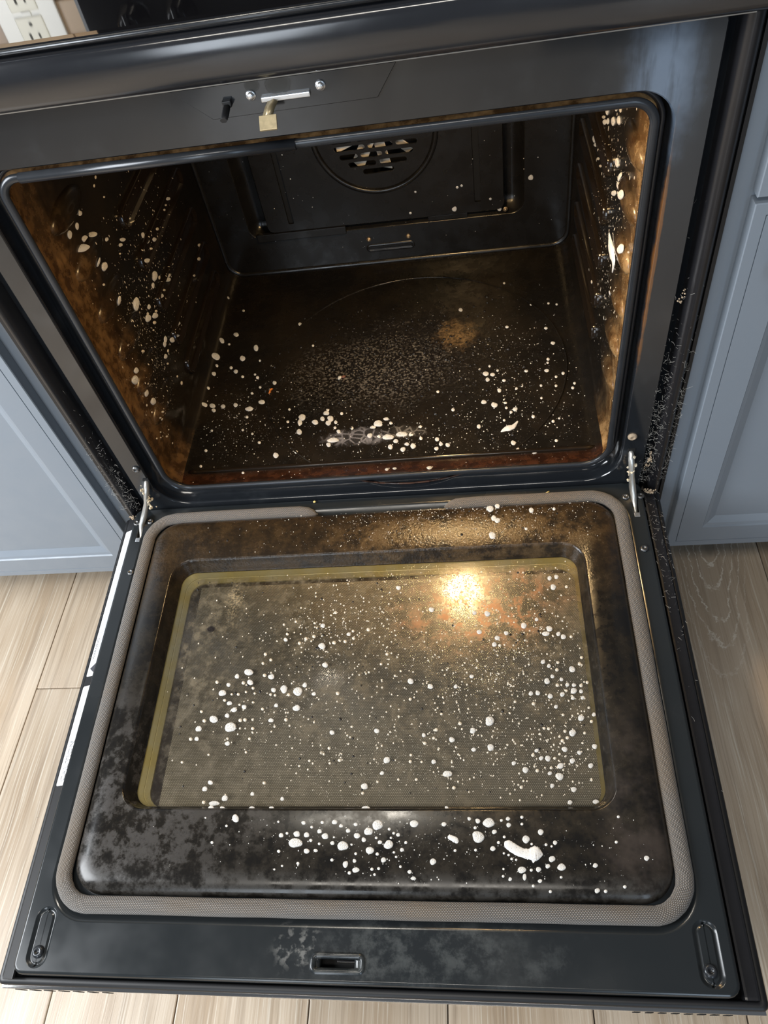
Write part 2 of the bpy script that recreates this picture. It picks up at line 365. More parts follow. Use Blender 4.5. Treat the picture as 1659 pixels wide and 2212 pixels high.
M['orange'] = plain('orange_crumb', (.62,.20,.04), .5, var=.3, vs=300)
M['paleyellow'] = plain('yellow_crumb', (.80,.62,.22), .5)
t = NT('oven_bulb'); t.set(col=(1,.9,.7), emit=(1., .66, .30), es=195.); M['bulb'] = t.m
M['bladesteel'] = plain('fan_steel', (.92,.82,.68), .4, 0.)

# ------------------------------------------------------------------ setting: floor, wall
FZ = -.317; PW = .1775; X0 = -.465
fl = MB().box(-2.3, 2.3, -3.0, .75, FZ-.03, FZ-.004).build('floor', M['joint']); tag(fl, kind='structure')
pl0 = MB().bbox(-PW/2+.0008, PW/2-.0008, -.61, .61, FZ-.012, FZ, .0016).build('floor_plank', M['wood'])
plank_starts = {-1: -.62, 0: -.13, -2: .33, 1: .21, 2: -.40, 3: .05, 4: .44, 5: -.21, 6: .28}
first = True; rnd = random.Random(4)
for i in range(-9, 14):
    cx = X0+PW*(i-.5)
    st = plank_starts.get(i, rnd.uniform(-.5, .5))
    for k in range(-3, 2):
        cy = st+.611+1.2215*k
        if cy < -2.7 or cy > .75: continue
        if first: o = pl0; first = False
        else: o = pl0.copy(); COL.objects.link(o)
        o.location = (cx, cy, 0); o.parent = fl
        if i == 6 and k == -1:      # the plank with the knot beside the right cabinet
            o.data = pl0.data.copy(); o.data.materials[0] = M['wood_knot']
wb = MB().box(-2.3, 2.3, .645, .70, FZ, 2.2).build('wall_back', M['grout']); tag(wb, kind='structure')
tm = [plain('tile_%d' % i, c, .3, var=.18, vs=25) for i, c in enumerate(((.36,.245,.145),(.42,.30,.19),(.31,.205,.12)))]
tiles = [MB().bbox(-.0735, .0735, .6385, .647, -.0235, .0235, .0015).build('wall_tile', m) for m in tm]
k = 0
for r in range(7):
    for c in range(10):
        o = tiles[k] if k < 3 else tiles[(r*5+c*7+k) % 3].copy()
        if k >= 3: COL.objects.link(o)
        o.location = (-1.30+c*.15+(.075 if r % 2 else 0), 0, .632+r*.05); o.parent = wb; k += 1

# ------------------------------------------------------------------ base cabinets beside the range
def rect(x0, x1, z0, z1, i, y): return [(x0+i, y, z0+i), (x1-i, y, z0+i), (x1-i, y, z1-i), (x0+i, y, z1-i)]
def cabinet(xa, xb, da, db, label, knobx, kz):
    t = thing('base_cabinet', ((xa+xb)/2, .3, FZ), label, 'cabinet')
    MB().box(xa, xb, .022, .62, -.155, .565).build('carcass', M['paint'], t)
    MB().box(xa, xb, .112, .60, FZ+.001, -.1555).build('toe_kick', M['toe'], t)
    ff = MB()
    ff.box(xa, xb, .016, .0215, -.154, .565).build('face_frame', M['paint'], t)
    def front(name, z0, z1):
        m = MB(); L = lambda i, y: rect(da, db, z0, z1, i, y)
        m.loft([L(0, .0155), L(0, .001), L(.001, 0), L(.0118, 0), L(.0121, .0016), L(.0127, .0016), L(.0130, 0), L(.044, 0), L(.0455, .0022), L(.050, .0034), L(.060, .0085), L(.0635, .0085)], smooth=False, flip=False)
        m.fc([len(m.v)-4+i for i in range(4)])
        o = m.build(name, M['paint'], t)
        return o
    d = front('cabinet_door', -.157, .391); front('drawer_front', .397, .553)
    kb = MB(); Mk = Matrix.Translation((knobx, 0, kz)) @ Matrix.Rotation(R(90), 4, 'X')
    kb.lathe([(.004, 0), (.005, .002), (.005, .012), (.012, .017), (.0155, .022), (.0145, .027), (.008, .030)], M=Mk); k = kb.build('door_knob', M['black'], d)
    return t
cabinet(-1.00, -.3870, -.99, -.402, 'pale blue-grey painted base cabinet left of the open oven', -.965, .30)
cabinet(.3890, 1.00, .4085, .99, 'blue-grey painted base cabinet right of the open oven', .4520, .322)
for xa, xb, side in ((-1.02, -.387, 'left'), (.389, 1.02, 'right')):
    o = MB().bbox(xa, xb, -.02, .636, .566, .598, .004).build('countertop', plain('counter_'+side, (.55,.53,.50), .25, var=.3, vs=60))
    tag(o, 'light stone countertop on the cabinet %s of the range' % side, 'countertop')

# ------------------------------------------------------------------ outlet on the backsplash (seen mirrored in the cooktop)
ot = thing('wall_outlet', (-.52, .6375, .76), 'white wall outlet plate, mirrored in the glossy black cooktop', 'outlet')
MB().bbox(-.5625, -.4630, .6315, .6380, .700, .833, .0022).build('cover_plate', M['white'], ot)
for zc in (.792, .742):
    rc = MB().bbox(-.535, -.491, .6300, .6320, zc-.021, zc+.021, .002).build('receptacle', M['ivory'], ot)
    s = MB().box(-.5225, -.5190, .6295, .6302, zc+.001, zc+.011).box(-.5075, -.5045, .6295, .6302, zc+.002, zc+.010)
    s.lathe([(.0026, 0), (.0026, .0012)], M=Matrix.Translation((-.513, .6302, zc-.011)) @ Matrix.Rotation(R(90), 4, 'X'), n=12)
    s.build('slots', M['dark'], rc)
MB().bbox(-.5205, -.5055, .6295, .6318, .7640, .7700, .001).build('test_button', M['white'], ot)

# ------------------------------------------------------------------ the range
rng = thing('oven_range', (0, .30, FZ), 'black electric range with its oven door hanging open and soiled inside', 'oven')
HX0, HX1 = -.379, .3865
# body and side rails
b = MB(); b.box(HX0, HX0+.004, .004, .60, FZ+.02, .598).box(HX1-.004, HX1, .004, .60, FZ+.02, .598).box(HX0, HX1, .596, .60, FZ+.02, .598)
b.box(HX0, HX1, .03, .59, FZ+.02, FZ+.03).box(HX0+.002, HX1-.002, .012, .016, FZ+.03, -.06)
b.build('body_panels', M['black'], rng)
for s, x in ((-1, HX0), (1, HX1)):
    xa, xb = (x+.0045, x+.0190) if s < 0 else (x-.0225, x-.0050)
    m = MB(); prof = [(xa, .05), (xa, .006), (xa+.002*1, .001), ((xa+xb)/2-.002, -.0035), ((xa+xb)/2+.002, -.0035), (xb-.002, .001), (xb, .006), (xb, .05)]
    m.loft([[(px, py, -.035) for px, py in prof], [(px, py, .557) for px, py in prof]], closed=False, smooth=True, flip=False)
    m.build('side_rail', M['rail'], rng)
# front frame: flat enamelled face with the mouth cut out
fr = MB(); MOUTH = rr(-.3165, .3250, .006, .5055, .046, 10, .034)
outer = rr(-.3400, .3520, -.030, .5535, .004, 2)
fr.fill(outer, [MOUTH], lambda x, z: (x, 0, z))
def off(l, d, c=(.006, .255)):      # grow / shrink a mouth loop towards its own normal
    out = []; n = len(l)
    for i in range(n):
        a, bq = l[i-1], l[(i+1) % n]; tx, ty = bq[0]-a[0], bq[1]-a[1]; L = math.hypot(tx, ty) or 1
        out.append((l[i][0]+ty/L*d, l[i][1]-tx/L*d))
    return out
fr.loft([XZ(MOUTH, 0), XZ(off(MOUTH, -.0012), .0012), XZ(off(MOUTH, -.0016), .004), XZ(off(MOUTH, -.0016), .022), XZ(off(MOUTH, -.0150), .023)], flip=True)
fr.loft([XZ(outer, 0), XZ(off(outer, .0022), .0022), XZ(off(outer, .0026), .018), XZ(off(outer, .020), .019)])
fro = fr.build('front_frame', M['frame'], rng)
# pressed latch plate on the frame
pp = [(-.097, .5525), (-.067, .5262), (.077, .5272), (.0955, .5525)]
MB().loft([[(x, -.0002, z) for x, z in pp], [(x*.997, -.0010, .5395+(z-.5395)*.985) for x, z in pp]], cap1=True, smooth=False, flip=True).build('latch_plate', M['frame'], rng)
MB().tube([(x, -.0004, z) for x, z in pp], .00035, n=5).build('latch_plate_seam', M['dark'], rng)
for x, z in ((-.0288, .5418), (.0312, .5425)):
    s = MB().lathe([(.0044, 0), (.0044, .0008), (.0036, .0014), (.0030, .0014), (.0030, .0032), (.0008, .0036)], M=Matrix.Translation((x, -.001, z)) @ Matrix.Rotation(R(90), 4, 'X'), n=16)
    s.build('hex_screw', M['zinc'], rng)
lb = MB().bbox(-.0205, .0215, -.0045, -.001, .5360, .5400, .0008).build('latch_bar', M['zinc'], rng)
MB().box(-.021, .020, -.0013, -.0011, .5345, .5362).build('latch_slot', M['dark'], rng)
lt = MB().tube([(-.010, -.004, .5372), (-.0135, -.010, .5335), (-.0150, -.017, .5305)], .0042, n=4, sq=(1.1, .25), up=(0, -.3, 1)).build('latch_hook', M['tan_metal'], rng)
Mt = Matrix.Translation((-.0150, -.0200, .5275)) @ Matrix.Rotation(R(42), 4, 'X')
MB().bbox(-.0075, .0075, -.0075, .0045, -.0012, .0012, .0004, Mt).build('hook_tab', plain('hook_tab_metal', (.52,.42,.25), .4, .4, var=.35, vs=250), lt)
pn = MB().bbox(-.0540, -.0465, -.0060, -.001, .5360, .5415, .0008).tube([(-.0505, -.005, .5375), (-.0520, -.014, .5330), (-.0522, -.0205, .5325)], .0034, n=6, sq=(1, .6), up=(0, -.4, 1)).build('switch_plunger', M['black'], rng)
# seam lip, upper trim and cooktop
MB().bbox(-.372, .3745, -.0035, .004, .5535, .5565, .0008).build('seam_lip', plain('seam_lip_metal', (.34,.34,.33), .35, .6), rng)
prof = [(.010, .5575), (-.0120, .5578), (-.0165, .5600), (-.0185, .5650), (-.0200, .5780), (-.0200, .5880), (-.0185, .5950), (-.0150, .5985), (.010, .5990)]
tr = MB(); tr.loft([[(x, y, z) for y, z in prof] for x in (HX0-.0005, HX0+.003, 0, HX1-.003, HX1+.0005)], closed=False, cap0=True, cap1=True, flip=True)
tr.build('upper_trim', M['trim'], rng)
ck = MB(); pr = [(.0, .5995), (-.0140, .5995), (-.0165, .6015), (-.0165, .6050), (-.0145, .6065), (-.008, .6070), (.575, .6070), (.575, .5995)]
ck.loft([[(x, y, z) for y, z in pr] for x in (HX0-.001, HX1+.001)], closed=True, cap0=True, cap1=True, smooth=False, flip=True); ck.build('cooktop', M['cook'], rng)
MB().tube([(HX0, -.0158, .6036), (0, -.0158, .6036), (HX1, -.0158, .6036)], .0020, n=8).build('cooktop_edge', M['bead'], rng)
MB().bbox(-.400, .400, .56, .62, .600, .985, .006).build('backguard', M['guard'], rng)
for x in (-.322, -.250, .250, .322):
    Mk = Matrix.Translation((x, .5598, .775)) @ Matrix.Rotation(R(90), 4, 'X')
    kn = MB().lathe([(.024, 0), (.024, .004), (.019, .006), (.017, .024), (.012, .026)], M=Mk, n=24).build('control_knob', M['guard'], rng)
    MB().bbox(-.0035, .0035, -.017, .017, .024, .033, .0015, Mk).build('knob_grip', M['guard'], kn)
    MB().bbox(-.0012, .0012, .006, .016, .0325, .0336, .0003, Mk).build('knob_pointer', M['chrome'], kn)
# bead round the mouth
BL = rr(-.2925, .3085, .0355, .4945, .034, 12, .021)
MB().tube([(x, .0045, z) for x, z in BL], .0043, n=10, closed=True, sq=(1, .7), up=(0, -1, 0)).build('mouth_bead', M['bead'], rng)
MB().tube([(x, .0040, .4945) for x in (-.268, -.10, -.002)], .0050, n=10, up=(0, -1, 0)).build('bead_sleeve', M['bead'], rng)
MB().tube([(x, .0125, z) for x, z in off(BL, .0075)], .0028, n=8, closed=True, up=(0, -1, 0)).build('mouth_rim', M['rail'], rng)
# cavity shell
cv = MB(); n = 6
loops = [XZ(rr(-.2945, .3105, .0335, .4960, .036, n, .024), .0045), XZ(rr(-.3020, .3145, .0230, .5060, .038, n, .028), .020), XZ(rr(-.306, .318, .0150, .5150, .035, n), .040), XZ(rr(-.306, .318, .0125, .5150, .030, n), .060),
         XZ(rr(-.306, .318, .0125, .5150, .030, n), .30), XZ(rr(-.306, .318, .0125, .5150, .030, n), .520), XZ(rr(-.300, .312, .0190, .5100, .028, n), .536)]
cv.loft(loops, flip=True)
N = len(loops[0])
for i in range(len(cv.f)):
    j = i % N
    cv.mi[i] = 1 if (j >= N-3 or j < 3) else 0
cvo = cv.build('oven_cavity', [M['cav'], M['cavfloor']], rng)
MB().tube([(-.284, .053, .0125), (-.27, .053, .0135), (0, .053, .0138), (.286, .053, .0135), (.300, .053, .0125)], .0042, n=10).build('floor_ridge', M['guide'], cvo)
MB().tube([(.045+.236*math.cos(a*PI/36), .245+.236*math.sin(a*PI/36), .0128) for a in range(72)], .0014, n=6, closed=True).build('pressed_circle', M['cavfloor'], cvo)
for sx in (-1, 1):
    X = -.306 if sx < 0 else .318; nx = 1 if sx < 0 else -1
    W = lambda y, z, h: (X+nx*h, y, z)
    for z in (.315, .250, .183, .120, .063):       # long pressed rack guides
        m = MB(); L = lambda i, h, z=z: [W(y, zz, h) for y, zz in (rr(.225+i, .478-i, z-.016+i, z+.016-i, .015-i, 5))]
        lo = [L(0, -.001), L(.0008, .0046), L(.0020, .0058), L(.0046, .0056), L(.0060, .0012), L(.0105, .0010)]
        m.loft(lo, cap1=True, flip=(sx > 0)); m.build('rack_guide', M['guide'], cvo)
    for z in (.400, .340, .280, .220, .160, .102):  # stubby bulges behind the mouth
        m = MB(); lo = []
        for q in range(7):
            a = q/6*PI/2; k = math.cos(a); hh = .0085*math.sin(a)-.001
            lo.append([W(.118+(yy*.050)*k-.25*(zz*.017)*k, z+zz*.017*k, hh) for yy, zz in circ(0, 0, 1, 24)])
        m.loft(lo, cap1=True, flip=(sx > 0)); m.build('guide_bulge', M['cav'], cvo)
# back of the cavity
bk = MB(); BO = rr(-.300, .312, .0190, .5100, .028, 8); BH = rr(-.242, .238, .086, .480, .022, 6)
bk.fill(BO, [BH], lambda x, z: (x, .5335, z))
bk.loft([XZ(off(BO, .004), .5340), XZ(off(BO, .003), .5295), XZ(off(BO, -.001), .5285), XZ(off(BO, -.004), .5335)], flip=True)
bk.loft([XZ(BH, .5335), XZ(off(BH, -.002), .5350), XZ(off(BH, -.006), .558), XZ(off(BH, -.02), .560)], flip=True)
bk.fill(off(BH, -.02), [circ(.003, .253, .085, 20)], lambda x, z: (x, .560, z))
bko = bk.build('back_wall', M['cavback'], rng)
pl = MB(); PO = rr(-.205, .203, .099, .470, .010, 4)
holes = [rr(-.167, -.157, .112, .330, .002, 2), rr(.155, .166, .116, .330, .002, 2)]
FC = (.003, .253); slots = []
z = FC[1]-.0675; row = 0
while z < FC[1]+.068:
    dz = max(abs(z-FC[1]), abs(z+.0085-FC[1])); hw = math.sqrt(max(.0722**2-dz*dz, 1e-6)); bars = 1 if row in (0, 9) else (2 if row in (1, 8) else 3)
    edges = [-hw+2*hw*q/bars for q in range(bars+1)]
    if bars == 3: sh = .008*(1 if row % 2 else -1); edges[1] += sh; edges[2] += sh
    for q in range(bars):
        a = edges[q]+(.0022 if q else 0); bb = edges[q+1]-(.0022 if q < bars-1 else 0)
        if bb-a > .012: slots.append(rr(FC[0]+a, FC[0]+bb, z, z+.0085, .0041, 4))
    z += .0135; row += 1
pl.fill(PO, holes+slots, lambda x, z: (x, .5300, z))
for h in holes+slots: pl.loft([XZ(h, .5300), XZ(off(h, -.0002), .5330)], flip=True)
pl.loft([XZ(PO, .5300), XZ(off(PO, .0015), .5315), XZ(off(PO, .002), .556)])
plo = pl.build('fan_cover', M['cavback'], rng)
MB().tube([(FC[0]+.098*math.cos(a*PI/30), .5292, FC[1]+.098*math.sin(a*PI/30)) for a in range(60)], .0046, n=8, closed=True, up=(0, -1, 0)).build('pressed_ring', M['cavback'], plo)
for h in holes: MB().box(min(p[0] for p in h)-.001, max(p[0] for p in h)+.001, .5345, .536, min(p[1] for p in h)-.001, max(p[1] for p in h)+.001).build('groove_back', M['dark'], plo)
MB().bbox(-.228, -.069, .5265, .5335, .0845, .0985, .001).build('cover_flange', M['cavback'], plo)
MB().bbox(.075, .142, .5300, .5335, .0900, .0985, .001).build('cover_flange', M['cavback'], plo)
fan = MB(); fan.lathe([(.012, 0), (.012, .012), (.006, .016)], M=Matrix.Translation((FC[0], .556, FC[1])) @ Matrix.Rotation(R(90), 4, 'X')); fn = fan.build('fan_hub', M['bladesteel'], rng)
for k in range(9):
    Mk = Matrix.Translation((FC[0], .549, FC[1])) @ Matrix.Rotation(k*2*PI/9, 4, 'Y') @ Matrix.Translation((.041, 0, 0)) @ Matrix.Rotation(R(38), 4, 'X')
    MB().bbox(-.030, .030, -.0008, .0008, -.012, .012, .0003, Mk).build('fan_blade', M['bladesteel'], fn)
m = MB(); OB = rr(-.038, .045, .0415, .0530, .0056, 5); f = lambda x, z: z+(x-.003)*.0
m.loft([XZ(off(OB, .002), .5334), XZ(OB, .5312), XZ(off(OB, -.002), .5318), XZ(off(OB, -.003), .5332)], cap1=True, flip=True); m.build('pressed_slot', M['cavback'], bko)
for x, z in ((-.033, .0655), (.037, .064), (-.195, .092), (.206, .096)):
    MB().lathe([(.0042, -.001), (.0042, .0012), (.0034, .0020), (.0026, .0020), (.0026, .0042), (.0008, .0046)], M=Matrix.Translation((x, .5330, z)) @ Matrix.Rotation(R(90), 4, 'X'), n=14).build('hex_screw', M['brass'], rng)
# oven lamp in the roof of the cavity
lm = MB().lathe([(.042, .0010), (.042, -.006), (.037, -.008), (.0350, -.008), (.0350, .001)], M=Matrix.Translation((.0905, .110, .5145)), n=28).build('lamp_collar', M['bead'], rng)
MB().lathe([(.0340, 0), (.0330, -.006), (.027, -.011), (.015, -.0150), (.002, -.0165)], M=Matrix.Translation((.0905, .110, .5140)), n=28).build('lamp_lens', M['bulb'], lm)
# hinge arms
for xs, xe in ((-.3185, -.3440), (.3345, .3408)):
    P = [(xs, .012, .060), (xs, -.002, .0585), (xs+(xe-xs)*.15, -.0085, .046), (xs+(xe-xs)*.4, -.0125, .028), (xs+(xe-xs)*.7, -.0185, .012), (xe, -.0270, -.001), (xe, -.040, -.009), (xe, -.052, -.014)]
    h = MB().tube(P, [.0040, .0050, .0058, .0050, .0062, .0054, .0048, .0044], n=8, sq=(1.0, .74), up=(1, 0, 0)).build('hinge_arm', M['steel'], rng)
    MB().bbox(xs-.0035, xs+.0048, -.0010, .0008, .046, .0665, .0004).build('hinge_slot', M['dark'], rng)
    c = MB()
    for q in range(34):
        rq = random.Random(q+int(xs*100)); z_ = .058-.038*rq.random(); r_ = rq.uniform(.0010, .0026)
        c.lathe([(.15*r_, .95*r_), (.8*r_, .5*r_), (r_, 0), (.75*r_, -.6*r_), (.1*r_, -.9*r_)], M=Matrix.Translation((xs+(xe-xs)*.2+rq.gauss(0, .0022), -.0065-(.058-z_)*.25+rq.gauss(0, .0016), z_)) @ Euler((rq.random()*6, rq.random()*6, 0)).to_matrix().to_4x4() @ Matrix.Diagonal((1, .6, 1.3, 1)), n=6)
    c.build('grease_clump', M['cream'], h)
for x, z, m in ((-.3225, .087, M['screw']), (.3330, .0885, M['tan'])):
    MB().lathe([(.0058, .0), (.0056, .0018), (.0040, .0034), (.0022, .0036), (.0018, .0022), (.0003, .0022)], M=Matrix.Translation((x, .0002, z)) @ Matrix.Rotation(R(90), 4, 'X'), n=16).build('frame_screw', m, rng)

# ------------------------------------------------------------------ the open door (its own frame: y runs out from the hinge, z is the inner face)
TH = math.atan(.0489)
dm = MB(); DX = (-.379, .3775, -.5895, -.006)
def dl(i, h, r=.006, n=4): return XY(rr(DX[0]+i, DX[1]-i, DX[2]+i, DX[3]-i, max(r-i*.5, .002), n), h)
dm.loft([dl(.003, -.064), dl(0, -.061), dl(0, -.0165), dl(.0015, -.0140), dl(.0062, -.0135), dl(.0075, -.0150), dl(.0078, -.0240), XY(rr(-.30, .29, -.44, -.075, .01, 4), -.0245)], cap0=True)
door = dm.build('oven_door', M['black'], rng); door.rotation_euler = (TH, 0, 0)
tag(door, 'black oven door lying open, soiled inside')
# liner sheet
GH = rr(-.3395, .3325, -.5330, -.0150, .047, 10)
LO = rr(-.3550, .3495, -.5772, -.0035, .008, 4)
OBL = [rr(-.3460, -.3222, -.5755, -.5185, .0117, 6), rr(.3185, .3418, -.5750, -.5185, .0115, 6)]
LS = rr(-.0460, .0092, -.5728, -.5535, .0070, 5)
HS = [rr(-.3480, -.3400, -.0580, -.0060, .0020, 3), rr(.3368, .3452, -.0575, -.0060, .0020, 3)]
ln = MB(); ln.fill(LO, [GH, LS]+OBL+HS, lambda x, y: (x, y, 0))
ln.loft([XY(LO, 0), XY(off(LO, .0012), -.0002), XY(off(LO, .0024), -.0010), XY(off(LO, .0034), -.0024), XY(off(LO, .0038), -.0046), XY(off(LO, .0038), -.0100), XY(off(LO, .0042), -.0235)])
ln.loft([XY(GH, 0), XY(off(GH, -.0016), -.0003), XY(off(GH, -.0034), -.0013), XY(off(GH, -.0070), -.0040), XY(off(GH, -.011), -.0050), XY(off(GH, -.034), -.0052)], flip=True)
for O in OBL:
    ln.loft([XY(O, 0), XY(off(O, -.0010), -.0004), XY(off(O, -.0028), -.0026), XY(off(O, -.0046), -.0026), XY(off(O, -.0058), -.0010)], cap1=True, flip=False)
    ln.f[-1] = tuple(ln.f[-1])
ln.loft([XY(LS, 0), XY(off(LS, -.0014), .0018), XY(off(LS, -.0034), .0020), XY(off(LS, -.0052), .0006), XY(off(LS, -.0062), -.0018)])
SL = rr(-.0368, -.0015, -.5672, -.5592, .0012, 5)
ln.loft([XY(off(LS, -.0062), -.0018), XY(SL, -.0020), XY(SL, -.0150)])
for hs in HS: ln.loft([XY(hs, 0), XY(off(hs, -.0003), -.0006), XY(hs, -.014)])
ln.build('door_liner', M['liner'], door)
MB().box(-.0400, .0020, -.5700, -.5560, -.0165, -.0155).build('latch_pocket', M['dark'], door)
MB().bbox(-.020, -.0018, -.5615, -.5598, -.0150, -.0070, .0003).build('latch_tongue', M['rail'], door)
for hs in HS:
    x0, x1 = min(p[0] for p in hs), max(p[0] for p in hs)
    MB().box(x0-.001, x1+.001, -.060, -.004, -.0200, -.0190).build('hinge_pocket', M['dark'], door)
    MB().bbox(x0+.0006, x1-.0006, -.0572, -.0505, -.0040, .0004, .0008).build('hinge_stop', M['zinc'], door)
# raised plug with the window opening
POUT = rr(-.3165, .3125, -.5065, -.0290, .036, 10)
WR = rr(-.2790, .2680, -.4235, -.0955, .030, 10)
pg = MB()
pg.loft([XY(POUT, -.0052), XY(off(POUT, -.0010), .0010), XY(off(POUT, -.0032), .0046), XY(off(POUT, -.0068), .0072), XY(off(POUT, -.0115), .0088), XY(off(POUT, -.0170), .0097), XY(off(POUT, -.0240), .0100), XY(WR, .0100), XY(off(WR, -.0018), .0092), XY(off(WR, -.0036), .0060), XY(off(WR, -.0050), -.0010), XY(off(WR, -.0072), -.0035), XY(off(WR, -.0080), -.0095), XY(off(WR, -.0098), -.0122)])
pg.build('door_plug', M['plug'], door)
GW = off(WR, -.0092)
gp = MB(); b0 = len(gp.v)
for p in GW: gp.vt((p[0], p[1], -.0118))
gp.fc(list(range(len(GW)))); gp.build('window_glass', M['glass'], door)
WI = off(WR, -.0096)
wx0, wx1 = min(p[0] for p in WI), max(p[0] for p in WI); wy0, wy1 = min(p[1] for p in WI), max(p[1] for p in WI)
def well(q): return rr(wx0+.0095*q, wx1-.0030*q, wy0+.0020*q, wy1-.0098*q, .020, 10)
wl = MB(); wl.loft([XY(well(0), -.0130), XY(well(0), -.0145), XY(well(.46), -.0195), XY(well(.48), -.0205), XY(well(.54), -.0208), XY(well(1), -.0260), XY(well(1), -.0300)], smooth=False)
wl.build('window_well', M['well'], door)
op = MB()
for p in well(.9): op.vt((p[0], p[1], -.0285))
op.fc(list(range(len(WI)))); op.build('outer_pane', M['pane'], door)
# braided seal, open between its two tips at the hinge side
def braid(pts, rad, name):
    m = MB(); m.tube(pts, rad, n=16, sq=(1.02, .66), up=(0, 0, 1)); o = m.build(name, M['gasket'], door)
    at = o.data.attributes.new('braid', 'FLOAT_VECTOR', 'POINT'); s = 0; prev = None
    for i, p in enumerate(pts):
        s += (Vector(p)-prev).length if prev else 0; prev = Vector(p)
        for k in range(16): at.data[i*16+k].vector = (s, ((k/16-.75) % 1.0), 0)
    return o
GC = rr(-.3265, .3205, -.5165, -.0215, .036, 14); ng = 15
path = [(-.0850, -.0275), (-.0880, -.0266), (-.0930, -.0250), (-.100, -.0228), (-.112, -.0212), (-.14, -.0205), (-.18, -.0207), (-.24, -.0210)]
cor = lambda i: GC[i*ng:(i+1)*ng]
def seg(a, b, k): return [(a[0]+(b[0]-a[0])*q/k, a[1]+(b[1]-a[1])*q/k) for q in range(1, k)]
body = cor(2) + seg(cor(2)[-1], cor(3)[0], 14) + cor(3) + seg(cor(3)[-1], cor(0)[0], 18) + cor(0) + seg(cor(0)[-1], cor(1)[0], 14) + cor(1)
tail = [(.24, -.0213), (.19, -.0211), (.14, -.0208), (.118, -.0214), (.108, -.0224), (.100, -.0240), (.0945, -.0258), (.0915, -.0270)]
rnd = random.Random(2)
PTS = path + body + tail; rad = []
for i, p in enumerate(PTS):
    e = min(i, len(PTS)-1-i); rad.append((.0014, .0030, .0062, .0082, .0086)[min(e, 4)])
braid([(x+rnd.uniform(-.0003, .0003), y+rnd.uniform(-.0003, .0003), .0012) for x, y in PTS], rad, 'door_gasket')
# screws, vent slots, lower trim strip
def pan(x, y, h, r, mat, par, name='pan_screw'):
    MB().lathe([(r, 0), (r*.97, r*.25), (r*.75, r*.5), (r*.4, r*.58), (r*.34, r*.30), (.0002, r*.28)], c=(x, y, h), n=18).build(name, mat, par)
for x, y, r in ((-.3520, -.0250, .0050), (-.3315, -.0235, .0050), (-.3415, -.1075, .0050), (.3305, -.0250, .0050), (.3495, -.0245, .0050), (.3415, -.1060, .0052)): pan(x, y, 0, r, M['screw'], door)
for x, y in ((-.3340, -.5605), (.3290, -.5605)): pan(x, y, -.0012, .0062, M['bead'], door)
MB().bbox(-.377, .3755, -.5925, -.5885, -.0640, -.0220, .0008).build('edge_trim', M['trimsteel'], door)
vs0 = MB().bbox(-.0030, .0030, -.0004, .0002, -.0075, .0075, .0002).build('vent_slot', M['dark'], door)
k = 0
for xs in ([-.367+.0163*i for i in range(7)] + [.2640+.0118*i for i in range(8)]):
    o = vs0 if k == 0 else vs0.copy()
    if k: COL.objects.link(o)
    o.location = (xs, -.5925, -.0440); o.parent = door; k += 1
# rail inside the right edge, ledge with stickers inside the left edge
MB().bbox(.3560, .3700, -.5820, -.0070, -.0230, -.0085, .0025).build('edge_rail', M['rail'], door)
LA = Matrix.Translation((-.3702, 0, -.0088)) @ Matrix.Rotation(R(-24), 4, 'Y')      # local x runs up the ledge, local y along the door
MB().bbox(-.0010, .0150, -.585, -.008, -.0030, -.0002, .0006, LA).build('edge_ledge', M['black'], door)
def sticker(y0, y1):
    m = MB(); l = rr(.0004, .0140, y0, y1, .0022, 4)
    m.loft([[LA @ Vector((x, y, -.0001)) for x, y in l], [LA @ Vector((x, y, .0002)) for x, y in l]], cap1=True, smooth=False, flip=False); return m.build('warning_sticker', M['label'], door)
TXT = []
def text(s, size, x, y, mat, name, sx=1., outline=False):      # reads along +y, letter tops towards the outer edge (-x)
    cu = bpy.data.curves.new(name, 'FONT'); cu.body = s; cu.size = size; cu.extrude = .00004
    if outline: cu.fill_mode = 'NONE'; cu.bevel_depth = .00016
    o = bpy.data.objects.new(name, cu); COL.objects.link(o)
    bpy.context.view_layer.update()
    me = bpy.data.meshes.new_from_object(o.evaluated_get(bpy.context.evaluated_depsgraph_get()))
    bpy.data.objects.remove(o); bpy.data.curves.remove(cu)
    me.transform(LA @ Matrix.Translation((x, y, .00026)) @ Matrix.Rotation(R(90), 4, 'Z') @ Matrix.Diagonal((sx, 1, 1, 1)))
    me.materials.clear(); me.materials.append(mat)
    q = bpy.data.objects.new(name, me); COL.objects.link(q); q.parent = door; return q
st1 = sticker(-.2560, -.0340); st2 = sticker(-.3920, -.2690)
text('WARNING', .0060, .0066, -.2330, M['ink'], 'warning_lettering', 1.05)
text('CAUTION', .0098, .0122, -.3880, M['ink'], 'caution_lettering', 1.10, True)
text('PRODUCT QUESTIONS?', .0028, .0050, -.3060, M['greyink'], 'question_lettering')
tri = MB(); q = [(.0122, -.2515), (.0122, -.2390), (.0035, -.2452)]
tri.loft([[LA @ Vector((x, y, .00022)) for x, y in q], [LA @ Vector((x, y, .0003)) for x, y in q]], cap1=True, smooth=False); tri.build('warning_triangle', M['ink'], door)
fp = MB(); rnd = random.Random(8)
for x, ya, yb in ((.0030, -.205, -.150), (.0050, -.196, -.042), (.0070, -.196, -.042), (.0090, -.226, -.042), (.0112, -.226, -.090), (.0060, -.300, -.273), (.0080, -.303, -.273), (.0048, -.345, -.312), (.0068, -.345, -.310), (.0088, -.338, -.300), (.0108, -.334, -.296)):
    y = ya
    while y < yb:
        w = rnd.uniform(.0010, .0042); fp.box(x-.0005, x+.0005, y, min(y+w, yb), .0002, .00028, LA); y += w+.0007
o = fp.build('small_print', M['greyink'], door); tag(o, kind='stuff')

